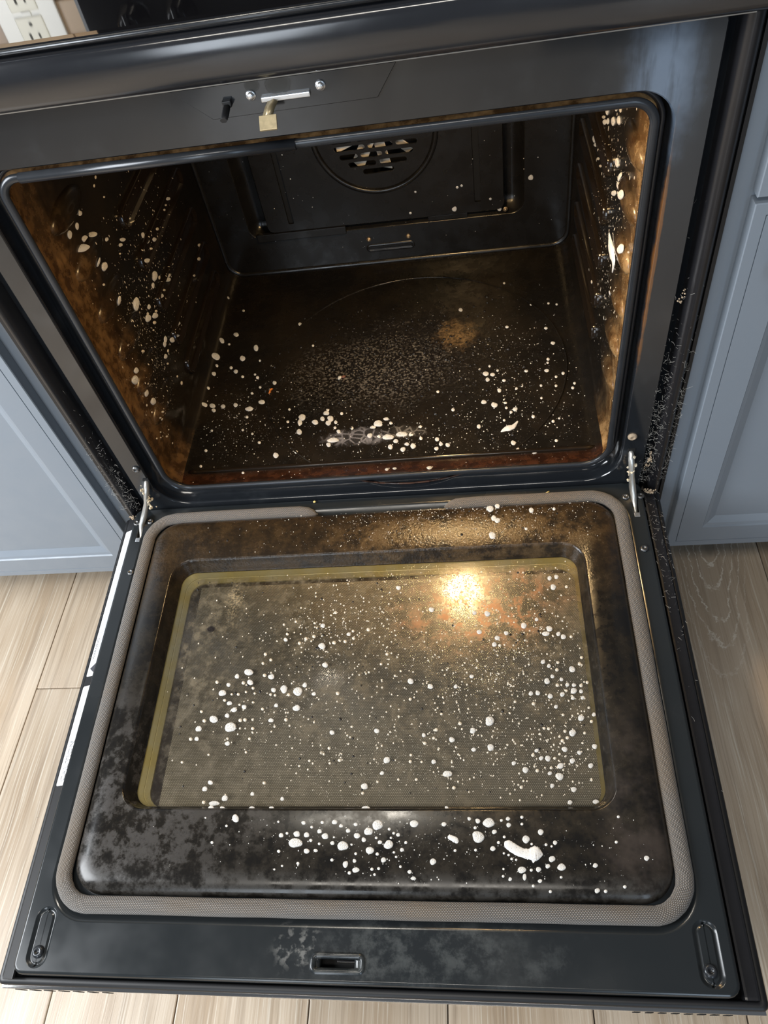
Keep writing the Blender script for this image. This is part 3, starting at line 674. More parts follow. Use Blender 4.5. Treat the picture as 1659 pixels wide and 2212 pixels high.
# ------------------------------------------------------------------ foam
rnd = random.Random(11)
def blobmesh(seed):
    q = random.Random(seed); n = 18; ph = [q.uniform(0, 6.28) for _ in range(4)]; am = [q.uniform(.02, .10), q.uniform(.02, .07), q.uniform(.01, .04), q.uniform(0, .03)]
    rim = [1+sum(am[i]*math.sin((i+2)*2*PI*k/n+ph[i]) for i in range(4)) for k in range(n)]
    m = MB(); m.loft([[(math.cos(2*PI*k/n)*rim[k]*s, math.sin(2*PI*k/n)*rim[k]*s, h+(q.uniform(-.05, .05) if 0 < h < .99 else 0)) for k in range(n)] for s, h in ((.96, -.04), (1, .18), (.93, .52), (.72, .82), (.38, .97), (.08, 1.0))], cap1=True)
    o = m.build('foam_blob', M['foam']); return o
protos = [blobmesh(i) for i in range(7)]; used = set()
FOAM = {
'border': [(-0.1384,-0.4315,0.0044,0.0037,2.23,65.3),(-0.1475,-0.4391,0.0017,0.0014,2.79,9.6),(-0.1609,-0.456,0.0019,0.0015,2.81,11.5),(-0.1727,-0.4309,0.0013,0.001,2.76,5.1),(-0.0855,-0.4484,0.0027,0.0022,2.86,25.8),(-0.0793,-0.4463,0.0018,0.0015,2.86,11.5),(-0.0685,-0.447,0.0036,0.003,2.88,45.8),(-0.0578,-0.4478,0.0031,0.0026,2.89,35.1),(-0.0691,-0.4558,0.0078,0.0045,3.1,153.7),(-0.0528,-0.4532,0.002,0.0017,2.91,15.6),(-0.0434,-0.4565,0.0017,0.0015,2.93,11.5),(-0.0563,-0.4637,0.003,0.0026,2.92,35.1),(-0.0467,-0.4631,0.0022,0.0018,2.93,17.9),(-0.0863,-0.4641,0.0021,0.0017,2.88,15.6),(-0.0902,-0.4347,0.0015,0.0013,2.83,8),(-0.0623,-0.4357,0.0024,0.002,2.87,20.4),(-0.053,-0.44,0.0018,0.0015,2.89,11.5),(-0.0419,-0.4352,0.0021,0.0018,2.89,15.6),(-0.0441,-0.4441,0.0026,0.0023,2.91,25.8),(-0.0377,-0.449,0.0036,0.0031,2.92,49.7),(-0.0285,-0.4349,0.0029,0.0025,2.92,31.8),(-0.0213,-0.4386,0.0022,0.0019,2.93,17.9),(-0.0134,-0.4434,0.0025,0.0021,2.96,23),(-0.0057,-0.4371,0.0022,0.0019,2.96,17.9),(-0.0036,-0.4483,0.0033,0.0029,2.98,42.1),(0.0038,-0.4522,0.0026,0.0022,3,25.8),(-0.0294,-0.4557,0.0023,0.002,2.95,20.4),(-0.0281,-0.4499,0.0013,0.0011,2.94,6.4),(-0.0181,-0.4584,0.006,0.0044,3.08,119.6),(-0.0088,-0.457,0.0014,0.0012,2.99,8),(0.0084,-0.444,0.0046,0.004,3,81.4),(0.0178,-0.4376,0.0059,0.0048,3.07,123.6),(0.0107,-0.4625,0.0042,0.0037,3.03,71.6),(0.0301,-0.4568,0.0049,0.0043,3.07,97.4),(0.0209,-0.4545,0.0023,0.002,3.04,20.4),(0.0169,-0.4503,0.0017,0.0015,3.03,11.5),(0.0186,-0.4659,0.002,0.0017,3.05,15.6),(0.0253,-0.4715,0.0028,0.0024,3.07,31.8),(0.0303,-0.4416,0.0018,0.0016,3.05,13.4),(0.0351,-0.4456,0.0017,0.0015,3.06,11.5),(0.0324,-0.4502,0.0015,0.0014,3.06,9.6),(0.0398,-0.4472,0.0021,0.0019,3.08,17.9),(0.048,-0.4546,0.0018,0.0016,3.11,13.4),(0.0442,-0.4617,0.0022,0.0019,3.1,20.4),(0.0359,-0.4641,0.0015,0.0013,3.09,9.6),(0.0383,-0.4685,0.0015,0.0013,3.1,9.6),(-0.004,-0.4658,0.0017,0.0015,3.01,11.5),(-0.0049,-0.4726,0.0021,0.0018,3.01,17.9),(-0.0141,-0.476,0.0034,0.0027,1.72,43),(-0.003,-0.4812,0.004,0.0024,3.13,46.1),(-0.0095,-0.484,0.002,0.0017,3.02,15.6),(0.0137,-0.4803,0.0019,0.0017,3.06,15.6),(0.0206,-0.4796,0.0018,0.0015,3.07,13.4),(0.0166,-0.4852,0.0015,0.0013,3.07,9.6),(-0.0286,-0.472,0.002,0.0017,2.97,15.6),(-0.0644,-0.4756,0.0019,0.0016,2.93,13.4),(-0.081,-0.4782,0.0015,0.0012,2.91,8),(-0.0889,-0.4816,0.0013,0.0011,2.9,6.4),(0.0429,-0.4776,0.0016,0.0014,3.11,11.5),(0.0524,-0.4822,0.0019,0.0017,3.14,15.6),(0.0563,-0.4883,0.0027,0.0017,-3.13,23.4),(0.0564,-0.4362,0.0043,0.0038,3.11,73.4),(0.0876,-0.4366,0.0025,0.0023,-3.08,25.8),(0.1139,-0.4311,0.002,0.0018,-3,17),(0.1227,-0.4333,0.0026,0.0024,-2.97,29.1),(0.1198,-0.4399,0.0019,0.0017,-2.98,14.5),(0.1339,-0.435,0.0059,0.0047,-3.05,128.9),(0.1226,-0.4488,0.0063,0.0055,-3,165.1),(0.1392,-0.4438,0.0025,0.0022,-2.92,25.8),(0.1369,-0.4598,0.0027,0.0024,-2.94,32.6),(0.1195,-0.4613,0.0017,0.0015,-2.98,12.2),(0.0987,-0.4619,0.0017,0.0015,-3.04,12.2),(0.0761,-0.4726,0.0034,0.0029,-3.09,48.7),(0.1429,-0.454,0.0018,0.0016,-2.92,14.5),(0.149,-0.4486,0.0017,0.0015,-2.9,12.2),(0.1541,-0.4371,0.0025,0.0022,-2.87,25.8),(0.1537,-0.431,0.0022,0.002,-2.87,19.7),(0.168,-0.4294,0.0019,0.0017,-2.82,14.5),(0.1676,-0.4361,0.0017,0.0015,-2.83,12.2),(0.147,-0.4325,0.0017,0.0015,-2.89,12.2),(0.1707,-0.4508,0.004,0.0035,-2.84,68),(0.1859,-0.4438,0.0031,0.0027,-2.8,40.3),(0.176,-0.4552,0.0015,0.0013,-2.83,10.1),(0.1993,-0.4538,0.0023,0.002,-2.78,22.6),(0.1902,-0.4557,0.0017,0.0015,-2.8,12.2),(0.1956,-0.4572,0.0014,0.0012,-2.79,8.2),(0.1949,-0.469,0.0033,0.0028,-2.81,48.7),(0.1902,-0.4756,0.0024,0.0021,-2.82,25.8),(0.2035,-0.4764,0.0041,0.0033,-2.95,71.2),(0.2022,-0.4854,0.0015,0.0013,-2.81,10.1),(0.1646,-0.4793,0.0044,0.0029,-3.07,66.8),(0.1809,-0.4787,0.0027,0.0023,-2.84,32.6),(0.1738,-0.4794,0.0018,0.0015,-2.86,14.5),(0.1668,-0.4857,0.003,0.002,1.43,32.6),(0.1526,-0.4878,0.0019,0.0017,-2.91,17),(0.1459,-0.4852,0.0015,0.0013,-2.93,10.1),(0.1466,-0.4786,0.0013,0.0012,-2.92,8.2),(0.1815,-0.4891,0.0021,0.0018,-2.85,19.7),(0.1747,-0.4935,0.0015,0.0013,-2.87,10.1),(0.1907,-0.4983,0.0016,0.0014,-2.84,12.2),(0.1553,-0.4693,0.0017,0.0014,-2.89,12.2),(0.1596,-0.47,0.0014,0.0012,-2.88,8.2),(0.1524,-0.4657,0.0015,0.0013,-2.9,10.1),(0.1478,-0.4642,0.0014,0.0012,-2.91,8.2),(0.2362,-0.4745,0.0025,0.0021,-2.74,29.1),(0.286,-0.4674,0.0027,0.0022,-2.66,32.6),(0.2592,-0.4528,0.0018,0.0015,-2.67,14.5),(0.2645,-0.4288,0.0017,0.0015,-2.62,12.2),(0.2353,-0.4969,0.0026,0.0022,-2.76,32.6),(0.2432,-0.4973,0.0018,0.0015,-2.75,14.5),(0.2617,-0.4931,0.0018,0.0015,-2.72,14.5),(0.0524,-0.4823,0.0021,0.0019,3.14,19.7)],
'bevel': [(-0.1707,-0.4206,0.0035,0.0029,2.75,38.5),(-0.1578,-0.4212,0.0034,0.0017,3.09,22.1),(-0.1241,-0.4209,0.0037,0.0018,3.1,26.1),(-0.1016,-0.4211,0.003,0.002,3.06,23.4),(0.0031,-0.421,0.0053,0.0022,3.13,48.2),(0.0902,-0.4208,0.0024,0.0022,-3.08,22.6),(0.2485,-0.4196,0.0024,0.002,-2.64,22.6)],
'glass': [(-0.1555,-0.2534,0.0058,0.0044,2.86,69.5),(-0.1698,-0.2584,0.0033,0.0028,2.48,24.9),(-0.1345,-0.2579,0.0026,0.0022,2.47,16),(-0.1256,-0.2601,0.0041,0.0035,2.47,40.8),(-0.1604,-0.2671,0.0026,0.0022,2.49,16),(-0.1517,-0.2668,0.0042,0.0035,2.49,40.8),(-0.1471,-0.2743,0.0021,0.0017,2.5,10.2),(-0.1206,-0.2774,0.0033,0.0028,2.51,27),(-0.1076,-0.2765,0.0055,0.0042,1.89,66.5),(-0.0897,-0.2799,0.0062,0.0053,2.04,96.6),(-0.101,-0.2837,0.0022,0.002,2.52,12.9),(-0.082,-0.2718,0.0032,0.0029,2.48,27),(-0.0696,-0.2833,0.0027,0.0024,2.51,19.3),(-0.1237,-0.283,0.002,0.0017,2.52,10.2),(-0.118,-0.284,0.0019,0.0016,2.52,9),(-0.0893,-0.3007,0.0046,0.0039,2.74,54.3),(-0.1149,-0.2969,0.0027,0.0024,2.55,19.3),(-0.1315,-0.301,0.0021,0.0018,2.56,11.5),(-0.1191,-0.3153,0.0033,0.0026,2.88,27),(-0.1009,-0.3147,0.0023,0.002,2.59,14.4),(-0.1548,-0.2982,0.0033,0.0028,2.55,27),(-0.167,-0.3015,0.0039,0.0029,2.9,33.6),(-0.1742,-0.2931,0.0037,0.0025,2.97,26.5),(-0.1853,-0.2799,0.0052,0.0037,2.92,54.7),(-0.181,-0.2891,0.0022,0.0018,2.54,11.5),(-0.1791,-0.2694,0.003,0.0025,2.5,21.1),(-0.1947,-0.2653,0.0025,0.0021,2.5,14.4),(-0.1746,-0.3085,0.0032,0.0026,2.57,24.9),(-0.1681,-0.323,0.0075,0.0056,2.88,130.2),(-0.1908,-0.3129,0.0055,0.0045,2.68,73.9),(-0.2025,-0.3145,0.0026,0.0021,2.58,16),(-0.2082,-0.303,0.0021,0.0017,2.56,10.2),(-0.2077,-0.3243,0.0042,0.0033,2.74,42.8),(-0.2155,-0.3366,0.0025,0.002,2.62,16),(-0.2079,-0.3365,0.003,0.0024,2.62,23),(-0.1688,-0.3425,0.0032,0.0026,2.63,27),(-0.1698,-0.3366,0.0017,0.0014,2.62,7.8),(-0.1573,-0.3146,0.0025,0.0021,2.58,16),(-0.1515,-0.3141,0.0025,0.0021,2.58,16),(-0.142,-0.314,0.0017,0.0015,2.58,7.8),(-0.1405,-0.3248,0.0022,0.0019,2.61,12.9),(-0.1398,-0.3298,0.0015,0.0012,2.62,5.7),(-0.1426,-0.3371,0.0019,0.0016,2.63,10.2),(-0.1138,-0.3229,0.0016,0.0014,2.61,6.7),(-0.0542,-0.3544,0.0023,0.002,2.72,16),(-0.0457,-0.3491,0.0019,0.0017,2.72,11.5),(-0.0676,-0.3635,0.0016,0.0014,2.73,7.8),(-0.079,-0.3692,0.0015,0.0013,2.73,6.7),(-0.1819,-0.3875,0.0031,0.0025,2.7,27),(-0.1874,-0.3946,0.0033,0.0027,2.71,31.3),(-0.1618,-0.4049,0.0039,0.0032,2.74,46.1),(-0.1302,-0.4002,0.0025,0.0021,2.75,19.3),(-0.0948,-0.4056,0.0025,0.0021,2.79,19.3),(-0.1863,-0.4093,0.0023,0.0019,2.74,16),(-0.1735,-0.4105,0.0067,0.0025,3.11,60.5),(-0.0587,-0.2463,0.0038,0.0034,2.4,35.9),(-0.2209,-0.364,0.0019,0.0015,2.66,9),(-0.1899,-0.3554,0.0016,0.0013,2.65,6.7),(-0.1447,-0.3529,0.0017,0.0014,2.66,7.8),(-0.1181,-0.3881,0.0021,0.0017,2.74,12.9),(-0.1387,-0.2418,0.0021,0.0018,2.43,10.2),(-0.1372,-0.2293,0.0023,0.0019,2.41,11.5),(-0.1291,-0.2375,0.0022,0.0019,2.42,11.5),(-0.1554,-0.279,0.0018,0.0015,2.51,7.8),(-0.1441,-0.2811,0.0017,0.0014,2.52,6.7),(-0.1647,-0.2818,0.0022,0.0018,2.52,11.5),(-0.1732,-0.2816,0.0017,0.0014,2.52,6.7),(-0.1446,-0.2924,0.0016,0.0014,2.54,6.7),(-0.1611,-0.2951,0.0017,0.0014,2.55,6.7),(-0.0648,-0.2208,0.0047,0.0042,2.33,51.7),(-0.0663,-0.1923,0.0029,0.0026,2.26,19.3),(-0.0512,-0.1742,0.002,0.0018,2.2,9),(0.0478,-0.27,0.0037,0.0036,2.4,40.8),(0.0715,-0.277,0.0034,0.0033,2.45,35.9),(0.1015,-0.2777,0.0025,0.0025,2.32,19.3),(-0.0403,-0.2832,0.0024,0.0022,2.51,16),(-0.0436,-0.331,0.003,0.0027,2.67,27),(0.0092,-0.3297,0.0031,0.0029,2.73,31.3),(0.022,-0.3634,0.0039,0.0036,2.88,51.7),(-0.002,-0.3923,0.0039,0.0035,2.9,51.7),(0.0959,-0.341,0.0034,0.0029,-3.14,36.3),(0.0904,-0.379,0.0052,0.0035,-3.14,71.4),(0.0752,-0.3657,0.0027,0.0025,3.1,24.9),(0.0652,-0.3447,0.0021,0.002,2.99,14.4),(0.0639,-0.3354,0.0024,0.0023,2.95,19.3),(0.0753,-0.3388,0.0018,0.0018,3.03,11.5),(0.0782,-0.3293,0.0021,0.002,3.01,14.4),(0.1054,-0.3223,0.0021,0.002,-3.03,14.4),(0.0844,-0.3108,0.0016,0.0016,2.97,9),(0.0172,-0.3779,0.0024,0.0022,2.91,19.3),(0.0559,-0.385,0.0017,0.0016,3.05,10.2),(0.0973,-0.3941,0.0021,0.0019,-3.06,16),(-0.0542,-0.3544,0.0023,0.002,2.72,16),(-0.0455,-0.3493,0.0018,0.0016,2.72,10.2),(-0.0323,-0.3632,0.0021,0.0019,2.77,14.4),(-0.0436,-0.3664,0.0016,0.0014,2.77,7.8),(0.0488,-0.3652,0.0019,0.0018,2.98,12.9),(0.0494,-0.3579,0.0017,0.0016,2.96,10.2),(-0.0037,-0.3996,0.0018,0.0016,2.91,11.5),(0.0616,-0.3656,0.0015,0.0014,3.03,7.8),(0.0358,-0.3849,0.0015,0.0014,2.98,7.8),(0.0124,-0.3874,0.0015,0.0014,2.92,7.8),(-0.0319,-0.2054,0.0021,0.0019,2.25,10.2),(-0.0251,-0.2112,0.0023,0.0021,2.25,12.9),(-0.0503,-0.2165,0.0022,0.002,2.3,11.5),(0.018,-0.2339,0.0021,0.002,2.25,11.5),(0.0111,-0.2468,0.0018,0.0017,2.32,9),(0.0355,-0.2566,0.0015,0.0015,2.33,6.7),(0.0287,-0.2625,0.0017,0.0016,2.38,7.8),(-0.0034,-0.2571,0.0016,0.0015,2.39,6.7),(0.0476,-0.2922,0.0019,0.0019,2.59,11.5),(0.1394,-0.3201,0.0054,0.0052,-2.69,99.7),(0.2378,-0.2596,0.0039,0.0036,0.95,46.1),(0.2077,-0.2735,0.0036,0.0034,0.91,40.8),(0.2368,-0.286,0.0039,0.0034,-2.87,45.4),(0.245,-0.2868,0.0025,0.0022,0.85,19.3),(0.2236,-0.2899,0.0029,0.0027,0.84,27),(0.2098,-0.2919,0.0031,0.0029,0.82,31.3),(0.196,-0.2877,0.0029,0.0027,0.84,27),(0.1881,-0.2881,0.0028,0.0026,0.83,24.9),(0.2304,-0.2784,0.0025,0.0023,0.88,19.3),(0.2378,-0.279,0.0025,0.0023,0.88,19.3),(0.2458,-0.2796,0.0023,0.0021,0.88,16),(0.2243,-0.2718,0.0024,0.0022,0.91,17.6),(0.2144,-0.2678,0.0025,0.0023,0.94,19.3),(0.2163,-0.2066,0.0039,0.0036,1.17,40.8),(0.2115,-0.2131,0.0043,0.0033,-3.1,41.5),(0.2319,-0.2178,0.0034,0.0031,1.11,31.3),(0.2264,-0.2138,0.0029,0.0026,1.13,23),(0.1861,-0.2014,0.0039,0.0036,1.27,40.8),(0.1531,-0.2168,0.0031,0.003,1.35,27),(0.1493,-0.2252,0.0031,0.003,1.34,27),(0.1557,-0.2265,0.0021,0.002,1.3,12.9),(0.2502,-0.245,0.0021,0.0019,0.99,12.9),(0.2471,-0.2531,0.0023,0.0021,0.97,16),(0.2116,-0.2547,0.0025,0.0024,1,19.3),(0.2052,-0.2494,0.0028,0.0026,1.03,23),(0.2223,-0.2506,0.0021,0.0019,1,12.9),(0.2204,-0.2597,0.0023,0.0021,0.97,16),(0.1902,-0.3004,0.0022,0.0021,0.77,16),(0.2415,-0.3181,0.0037,0.0034,-2.4,46.1),(0.2303,-0.3349,0.0041,0.0037,-2.47,57.6),(0.2223,-0.3328,0.0019,0.0018,-2.47,12.9),(0.2241,-0.3403,0.0021,0.0019,-2.5,16),(0.2184,-0.3436,0.0021,0.0019,-2.52,16),(0.2199,-0.3531,0.0032,0.0029,-2.54,35.9),(0.2353,-0.3569,0.0025,0.0023,-2.53,23),(0.2269,-0.3658,0.0031,0.0028,-2.57,35.9),(0.2137,-0.3711,0.0035,0.0032,-2.61,46.1),(0.2116,-0.3825,0.0043,0.0039,-2.64,70.4),(0.2016,-0.379,0.0023,0.0021,-2.65,19.3),(0.2009,-0.363,0.0033,0.0031,-2.61,40.8),(0.1937,-0.3626,0.0025,0.0023,-2.63,23),(0.1894,-0.3542,0.0023,0.0021,-2.62,19.3),(0.1851,-0.3591,0.0021,0.0019,-2.64,16),(0.1636,-0.3679,0.0025,0.0023,-2.74,23),(0.1757,-0.3753,0.0035,0.0032,-2.72,46.1),(0.1884,-0.3761,0.0021,0.0019,-2.68,16),(0.2029,-0.3922,0.0025,0.0022,-2.68,23),(0.2252,-0.3962,0.0031,0.0027,-2.64,35.9),(0.1701,-0.3936,0.002,0.0019,-2.78,16),(0.1391,-0.3502,0.004,0.0036,1.4,54.3),(0.1202,-0.3525,0.0025,0.0024,-2.93,23),(0.1199,-0.3309,0.0034,0.0033,-2.89,40.8),(0.2524,-0.3503,0.003,0.0027,-2.49,31.3),(0.2458,-0.3711,0.0029,0.0026,-2.55,31.3),(0.256,-0.3143,0.0024,0.0022,0.76,19.3),(0.2524,-0.3221,0.002,0.0018,-2.4,12.9),(0.2459,-0.2944,0.0024,0.0022,0.83,19.3),(0.2349,-0.2945,0.0024,0.0022,0.82,19.3),(0.2514,-0.3062,0.0017,0.0015,0.79,9),(0.2435,-0.3351,0.0018,0.0016,-2.45,11.5),(0.2221,-0.314,0.0017,0.0016,-2.4,10.2),(0.2151,-0.3044,0.0024,0.0022,0.77,19.3),(0.2531,-0.276,0.002,0.0018,0.89,12.9),(0.1206,-0.2655,0.0025,0.0025,1.27,19.3),(0.1057,-0.3225,0.002,0.0019,-3.03,12.9),(0.2198,-0.4094,0.0026,0.0023,-2.68,27),(0.2465,-0.4087,0.0035,0.0021,-3.07,33.3),(0.1643,-0.2106,0.0029,0.0027,1.32,23),(0.241,-0.2178,0.002,0.0019,1.09,11.5),(0.2448,-0.3864,0.0015,0.0014,-2.59,9),(0.2036,-0.3731,0.0018,0.0016,-2.63,11.5),(0.2083,-0.3627,0.0018,0.0016,-2.6,11.5),(0.2139,-0.3583,0.0016,0.0014,-2.57,9),(0.1997,-0.3292,0.0018,0.0017,-2.5,11.5),(0.2047,-0.3298,0.0019,0.0018,-2.49,12.9),(0.1945,-0.3356,0.0016,0.0015,-2.54,9),(0.1694,-0.2976,0.0017,0.0016,-2.39,9),(0.2286,-0.2855,0.0017,0.0015,0.86,9),(0.2191,-0.2786,0.0023,0.0021,0.89,16),(0.2157,-0.3388,0.0015,0.0014,-2.5,7.8),(0.2262,-0.1493,0.004,0.0036,1.29,37.6),(0.2314,-0.1348,0.0031,0.0028,1.31,22.8),(0.2228,-0.1363,0.0031,0.0028,1.32,22.8),(0.2425,-0.1493,0.0022,0.002,1.26,11.6),(0.1425,-0.1835,0.0038,0.0036,1.5,37.6),(0.1316,-0.2081,0.0031,0.003,1.51,26.1),(0.1266,-0.1817,0.0028,0.0026,1.58,19.6),(0.2021,-0.1935,0.0025,0.0023,1.25,16.7),(0.0729,-0.1751,0.0035,0.0033,1.84,29.7),(-0.066,-0.1924,0.0033,0.0029,2.26,23.9),(-0.0508,-0.1742,0.0023,0.002,2.2,11.3),(0.0299,-0.1416,0.0033,0.003,1.95,23.9),(-0.0865,-0.2099,0.0026,0.0023,2.33,15.8),(-0.0764,-0.207,0.0026,0.0023,2.31,15.8),(-0.0944,-0.2157,0.0024,0.0021,2.35,13.4),(-0.1129,-0.2105,0.0029,0.0025,2.35,18.3),(-0.1116,-0.2024,0.0023,0.002,2.33,11.3),(-0.1371,-0.2296,0.0024,0.0021,2.41,13.4),(-0.0495,-0.2165,0.0026,0.0023,2.3,15.8),(-0.0317,-0.2055,0.0028,0.0025,2.25,18.3),(-0.0264,-0.2013,0.002,0.0018,2.23,9.3),(-0.1023,-0.1853,0.0019,0.0016,2.29,7.6),(-0.1177,-0.1889,0.0019,0.0016,2.31,7.6),(-0.0772,-0.1883,0.0019,0.0016,2.27,7.6),(-0.0069,-0.1999,0.0026,0.0023,2.18,15.8),(-0.0357,-0.2153,0.0024,0.0021,2.28,13.4)],
'top': [(0.153,-0.0393,0.0053,0.0045,1.58,51.2),(0.1628,-0.0355,0.0038,0.0032,1.56,26.1),(0.2066,-0.0452,0.004,0.0033,1.47,29.7),(0.2359,-0.0447,0.0025,0.0021,1.42,11.6),(0.1572,-0.0547,0.0042,0.0036,1.57,33.6),(0.1617,-0.0586,0.0042,0.0036,1.55,33.6),(0.154,-0.0816,0.0052,0.0046,1.56,56.2),(0.1979,-0.0738,0.0024,0.0021,1.47,11.6)],
